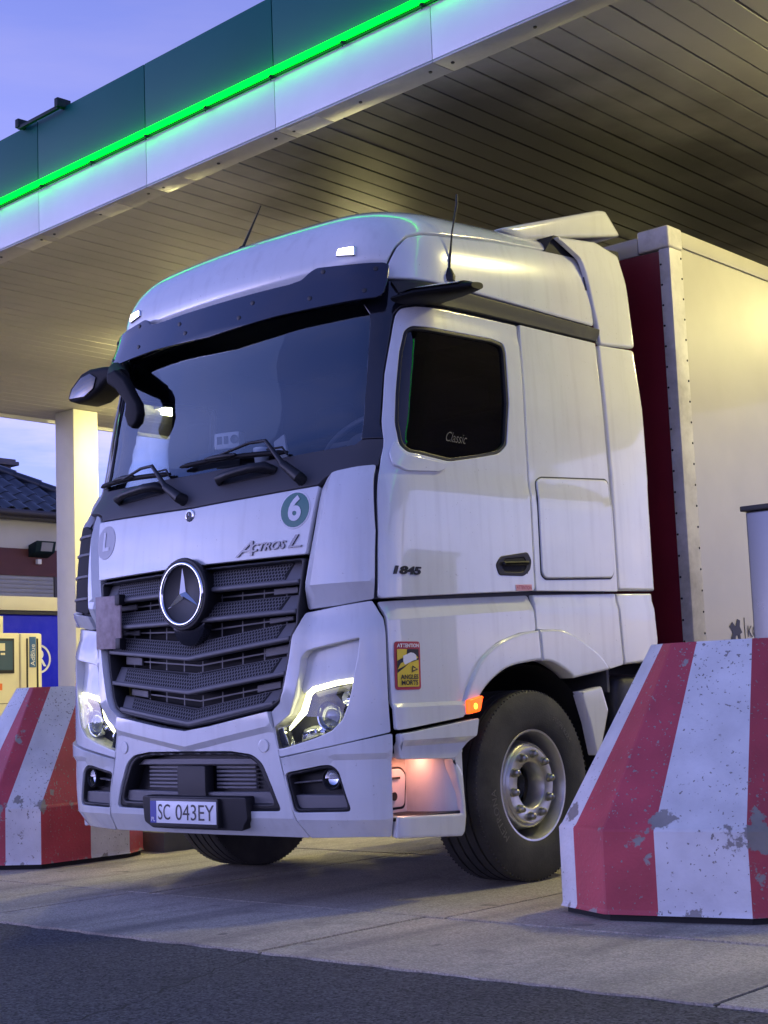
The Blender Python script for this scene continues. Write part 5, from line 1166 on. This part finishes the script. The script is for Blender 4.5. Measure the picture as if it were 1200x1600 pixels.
def wheel(x, y, side, parent, detail=True):
    W = T(x, y, .515) @ (Matrix.Identity(4) if side > 0 else Matrix.Rotation(math.pi, 4, 'Z'))
    w = link('wheel', ty_me, parent, W)
    link('shoulder_sipes', shl_me, w, W, kind='stuff')
    link('rim', rim_me, w, W)
    if detail:
        link('wheel_disc', disc_me, w, W); link('hub', hub_me, w, W)
        for k in range(10):
            a = R_(36*k+10); link('wheel_nut', nut_me, w, W @ T(.137, .168*math.cos(a), .168*math.sin(a)))
        q = MB(); q.tube([(.05, .215, -.10), (.10, .235, -.13), (.135, .262, -.14)], .006, 8); q.build('valve', M_steel, w, smooth=True, world=W @ Matrix.Rotation(R_(-78), 4, 'X'))
    return w
WX = 1.055
wf = wheel(WX, 1.44, 1, truck); wheel(-WX, 1.44, -1, truck)
arc_text('METRONA', .385, R_(202), .060, .1745, M_rubbertxt, wf, T(WX, 1.44, .515), sp=1.05)
arc_text('315/70 R22.5', .40, R_(48), .040, .1745, M_rubbertxt, wf, T(WX, 1.44, .515))
for sg in (1, -1): wheel(sg*1.05, 5.14, sg, truck, False)
# arch liners, underbody, chassis
for sg in (1, -1):
    q = MB(); n_ = 16; vs_ = []
    for i in range(n_+1):
        a = R_(-5+195*i/n_); 
        for xx in (.62, 1.20): vs_.append((sg*xx, 1.44+.66*math.cos(a), .53+.64*math.sin(a)))
    q.add(vs_, [(2*i, 2*i+1, 2*i+3, 2*i+2) for i in range(n_)]); q.box(min(sg*.60, sg*.62), max(sg*.60, sg*.62), .78, 2.1, .45, 1.2); q.build('arch_liner', M_dark, truck, smooth=True)
q = MB(); q.box(-.62, .62, .35, 2.3, .48, 1.46); q.box(-.95, .95, .22, .40, .42, 1.4); q.build('engine_block', M_dark, truck)
q = MB(); q.box(-.45, -.37, 2.3, 6.3, .75, 1.0); q.box(.37, .45, 2.3, 6.3, .75, 1.0); q.box(-.4, .4, 4.2, 5.6, 1.0, 1.2); q.build('chassis_frame', M_black, truck)
q = MB(); q.tube([(-.95, 1.44, .5), (.95, 1.44, .5)], .09, 12); q.tube([(-.9, 5.14, .5), (.9, 5.14, .5)], .12, 12); q.build('axle', M_hub, truck)
for sg in (1, -1):
    q = MB(); q.box(min(sg*.55, sg*1.2), max(sg*.55, sg*1.2), 2.35, 4.4, .42, 1.1); q.build('fuel_tank', M_hub, truck, bevel=.08, seg=3)

# ---- cab interior
q = MB(); q.prism([(-1.12, .36, 2.25), (-1.12, .42, 2.27), (-1.12, .80, 2.22), (-1.12, .92, 2.05), (-1.12, .92, 1.6), (-1.12, .36, 1.6)], (2.24, 0, 0)); q.build('dashboard', mat('dash_plastic', (.20, .20, .22), rough=.6), truck, bevel=.03)
q = MB(); q.prism([(.18, .80, 2.10), (.18, .62, 2.36), (.18, .70, 2.38), (.18, .86, 2.1)], (.72, 0, 0)); q.build('instrument_hood', M_intdark, truck, bevel=.03)
q = MB(); q.lathe([(.018*math.sin(2*math.pi*i/10), .22+.018*math.cos(2*math.pi*i/10)) for i in range(10)], (0, 0, 0), 'z', 36, closed=True); q.box(-.20, .20, -.02, .02, -.015, .005); q.lathe([(-.02, .07), (.01, .065), (.015, 0)], (0, 0, 0), 'z', 20)
q.build('steering_wheel', mat('wheel_leather', (.10, .10, .11), rough=.5), truck, smooth=True, world=Matrix.Translation((.45, .95, 2.47)) @ Matrix.Rotation(R_(48), 4, 'X'))
for sx in (.55, -.55):
    q = MB(); q.box(sx-.27, sx+.27, 1.20, 1.70, 1.85, 2.02); st_ = q.build('seat', M_seat, truck, bevel=.06, seg=3)
    q = MB(); q.prism([(sx-.26, 1.66, 1.98), (sx-.26, 1.82, 2.72), (sx-.26, 1.94, 2.70), (sx-.26, 1.80, 1.95)], (.52, 0, 0)); q.build('backrest', M_seat, st_, bevel=.05, seg=3)
    q = MB(); q.box(sx-.15, sx+.15, 1.80, 1.90, 2.74, 2.95); q.build('headrest', M_seat, st_, bevel=.045, seg=3)
q = MB(); q.box(-1.18, 1.18, 1.98, 2.02, 1.9, 3.2); q.build('sleeper_curtain', M_intdark, truck)
tabl = empty('tablet_stand', (-.22, .50, 2.28), 'dark tablet with boxy device on top, standing on the dashboard', 'tablet')
q = MB(); q.box(-.14, .14, -.012, .012, 0, .20); q.build('tablet', M_seat, tabl, bevel=.01, world=T(-.24, .50, 2.275) @ Matrix.Rotation(R_(18), 4, 'Z') @ Matrix.Rotation(R_(-14), 4, 'X'))
q = MB(); q.box(-.085, .085, -.03, .05, 0, .10); q.build('device', M_greystk, tabl, bevel=.018, world=T(-.20, .56, 2.475) @ Matrix.Rotation(R_(18), 4, 'Z'))
q = MB(); q.box(-.06, -.03, -.034, -.030, .03, .075); q.box(-.015, .012, -.034, -.030, .03, .075); q.lathe([(-.036, .026), (-.034, .020), (-.030, 0)], (.055, 0, .052), 'y', 16); q.build('device_ports', M_ink, tabl, world=T(-.20, .56, 2.475) @ Matrix.Rotation(R_(18), 4, 'Z'))
cup = MB(); cup.lathe([(0, 0), (0, .035), (.11, .045), (.112, .047), (.125, .045), (.13, 0)], (.16, .47, 2.30), 'z', 20)
cup.build('coffee_cup', M_white, smooth=True, label='pale cup with lid standing on the dashboard', cat='cup')
nb = MB(); nb.box(-.045, .045, -.008, .008, 0, .15)
nb.build('phone', M_greystk, bevel=.006, world=T(.33, .47, 2.33) @ Matrix.Rotation(R_(-22), 4, 'Y') @ Matrix.Rotation(R_(-12), 4, 'X'), label='pale phone leaning in its dashboard holder beside the cup', cat='phone')

# ================================================================== TRAILER
M_tside = mat('trailer_side', (.42, .40, .345), rough=.36, coat=.3, bump=.35, bscale=1.3, var=.05, vscale=2.5, dirt=(.38, .34, .28), dirt_amt=.35, dscale=1.6)
M_tstrip = mat('trailer_strip', (.55, .53, .50), rough=.45, var=.08, vscale=6, dirt=(.16, .14, .12), dirt_amt=.6, dscale=5)
M_tred = mat('trailer_red', (.16, .008, .022), rough=.38, var=.1, vscale=4)
trl = empty('box_trailer', (0, 9, 0), 'pale box trailer with dark red front wall coupled behind the cab', 'trailer')
YT = 3.14
q = MB(); q.box(-1.27, 1.27, YT+.03, 16.6, 1.22, 3.98); q.build('body', M_tside, trl)
q = MB()
for k in range(10):
    a0, a1 = -1.2+.24*k, -1.2+.24*(k+1)
    b0, b1 = .045*math.cos(a0/1.2*math.pi/2), .045*math.cos(a1/1.2*math.pi/2)
    q.add([(a0, YT-.0-b0, 1.22), (a1, YT-b1, 1.22), (a1, YT-b1, 3.86), (a0, YT-b0, 3.86)], [(0, 1, 2, 3)])
q.build('front_wall', M_tred, trl, smooth=True)
for sg in (1, -1):
    e = lambda a, b: (min(sg*a, sg*b), max(sg*a, sg*b))
    q = MB(); q.prism([(sg*1.205, YT-.012, 1.22), (sg*1.283, YT-.006, 1.22), (sg*1.287, YT+.145, 1.22), (sg*1.272, YT+.145, 1.22), (sg*1.265, YT+.03, 1.22), (sg*1.205, YT+.02, 1.22)], (0, 0, 2.65)); cpst = q.build('corner_post', M_tstrip, trl, bevel=.006)
    rv = MB()
    for k in range(19):
        z = 1.30+.137*k
        rv.lathe([(-.005, 0), (-.004, .006), (0, .008)], (sg*1.216, YT-.012, z), 'y', 8)
        rv.lathe([(.005*sg, 0), (.004*sg, .006), (0, .008)], (sg*1.2865, YT+.128, z+.05), 'x', 8)
    rv.build('rivets', M_ink, cpst, kind='stuff')
    q = MB(); q.box(*e(1.05, 1.29), YT-.02, YT+.16, 3.872, 4.02); q.build('corner_cap', M_tstrip, trl, bevel=.02, seg=3)
    q = MB(); q.box(*e(1.20, 1.285), YT+.162, 16.6, 3.90, 4.01); q.build('top_rail', M_tside, trl, bevel=.012)
    q = MB(); q.box(*e(1.20, 1.284), YT+.15, 16.6, 1.15, 1.24); q.build('side_rail', M_tstrip, trl, bevel=.01)
q = MB(); q.box(-1.05, 1.05, YT-.015, YT+.10, 3.862, 3.985); q.build('front_rail', M_tside, trl, bevel=.012)
q = MB(); q.box(-1.26, 1.26, YT+.1, 16.6, 3.98, 4.0); q.build('roof_skin', M_tside, trl)
q = MB(); q.box(-.5, -.38, 4, 16.4, .95, 1.16); q.box(.38, .5, 4, 16.4, .95, 1.16); q.build('chassis', M_black, trl)
for yy in (11.6, 12.9, 14.2):
    for sg in (1, -1): wheel(sg*1.03, yy, sg, trl, False)
FT = lambda y0, z0: (lambda u, v, d: Vector((1.2735, y0+u, z0+v)))
text_on('side_lettering', 'KO', .11, FT(3.94, 1.365), M_ink, trl, align='CENTER')
q = MB(); q.box(1.2715, 1.2735, 3.825, 3.832, 1.30, 1.46); q.build('side_mark', M_ink, trl)
patch('side_emblem', [(3.62, 1.30), (3.66, 1.36), (3.62, 1.40), (3.66, 1.43), (3.70, 1.40), (3.73, 1.45), (3.77, 1.44), (3.76, 1.40), (3.79, 1.36), (3.76, 1.35), (3.77, 1.30), (3.73, 1.30), (3.73, 1.34), (3.70, 1.34), (3.69, 1.30)], M_ink, trl, th=.001, off=.0, r=.004, F=plane_x(1.2733), bev=.0003, gap=0, res=.1)
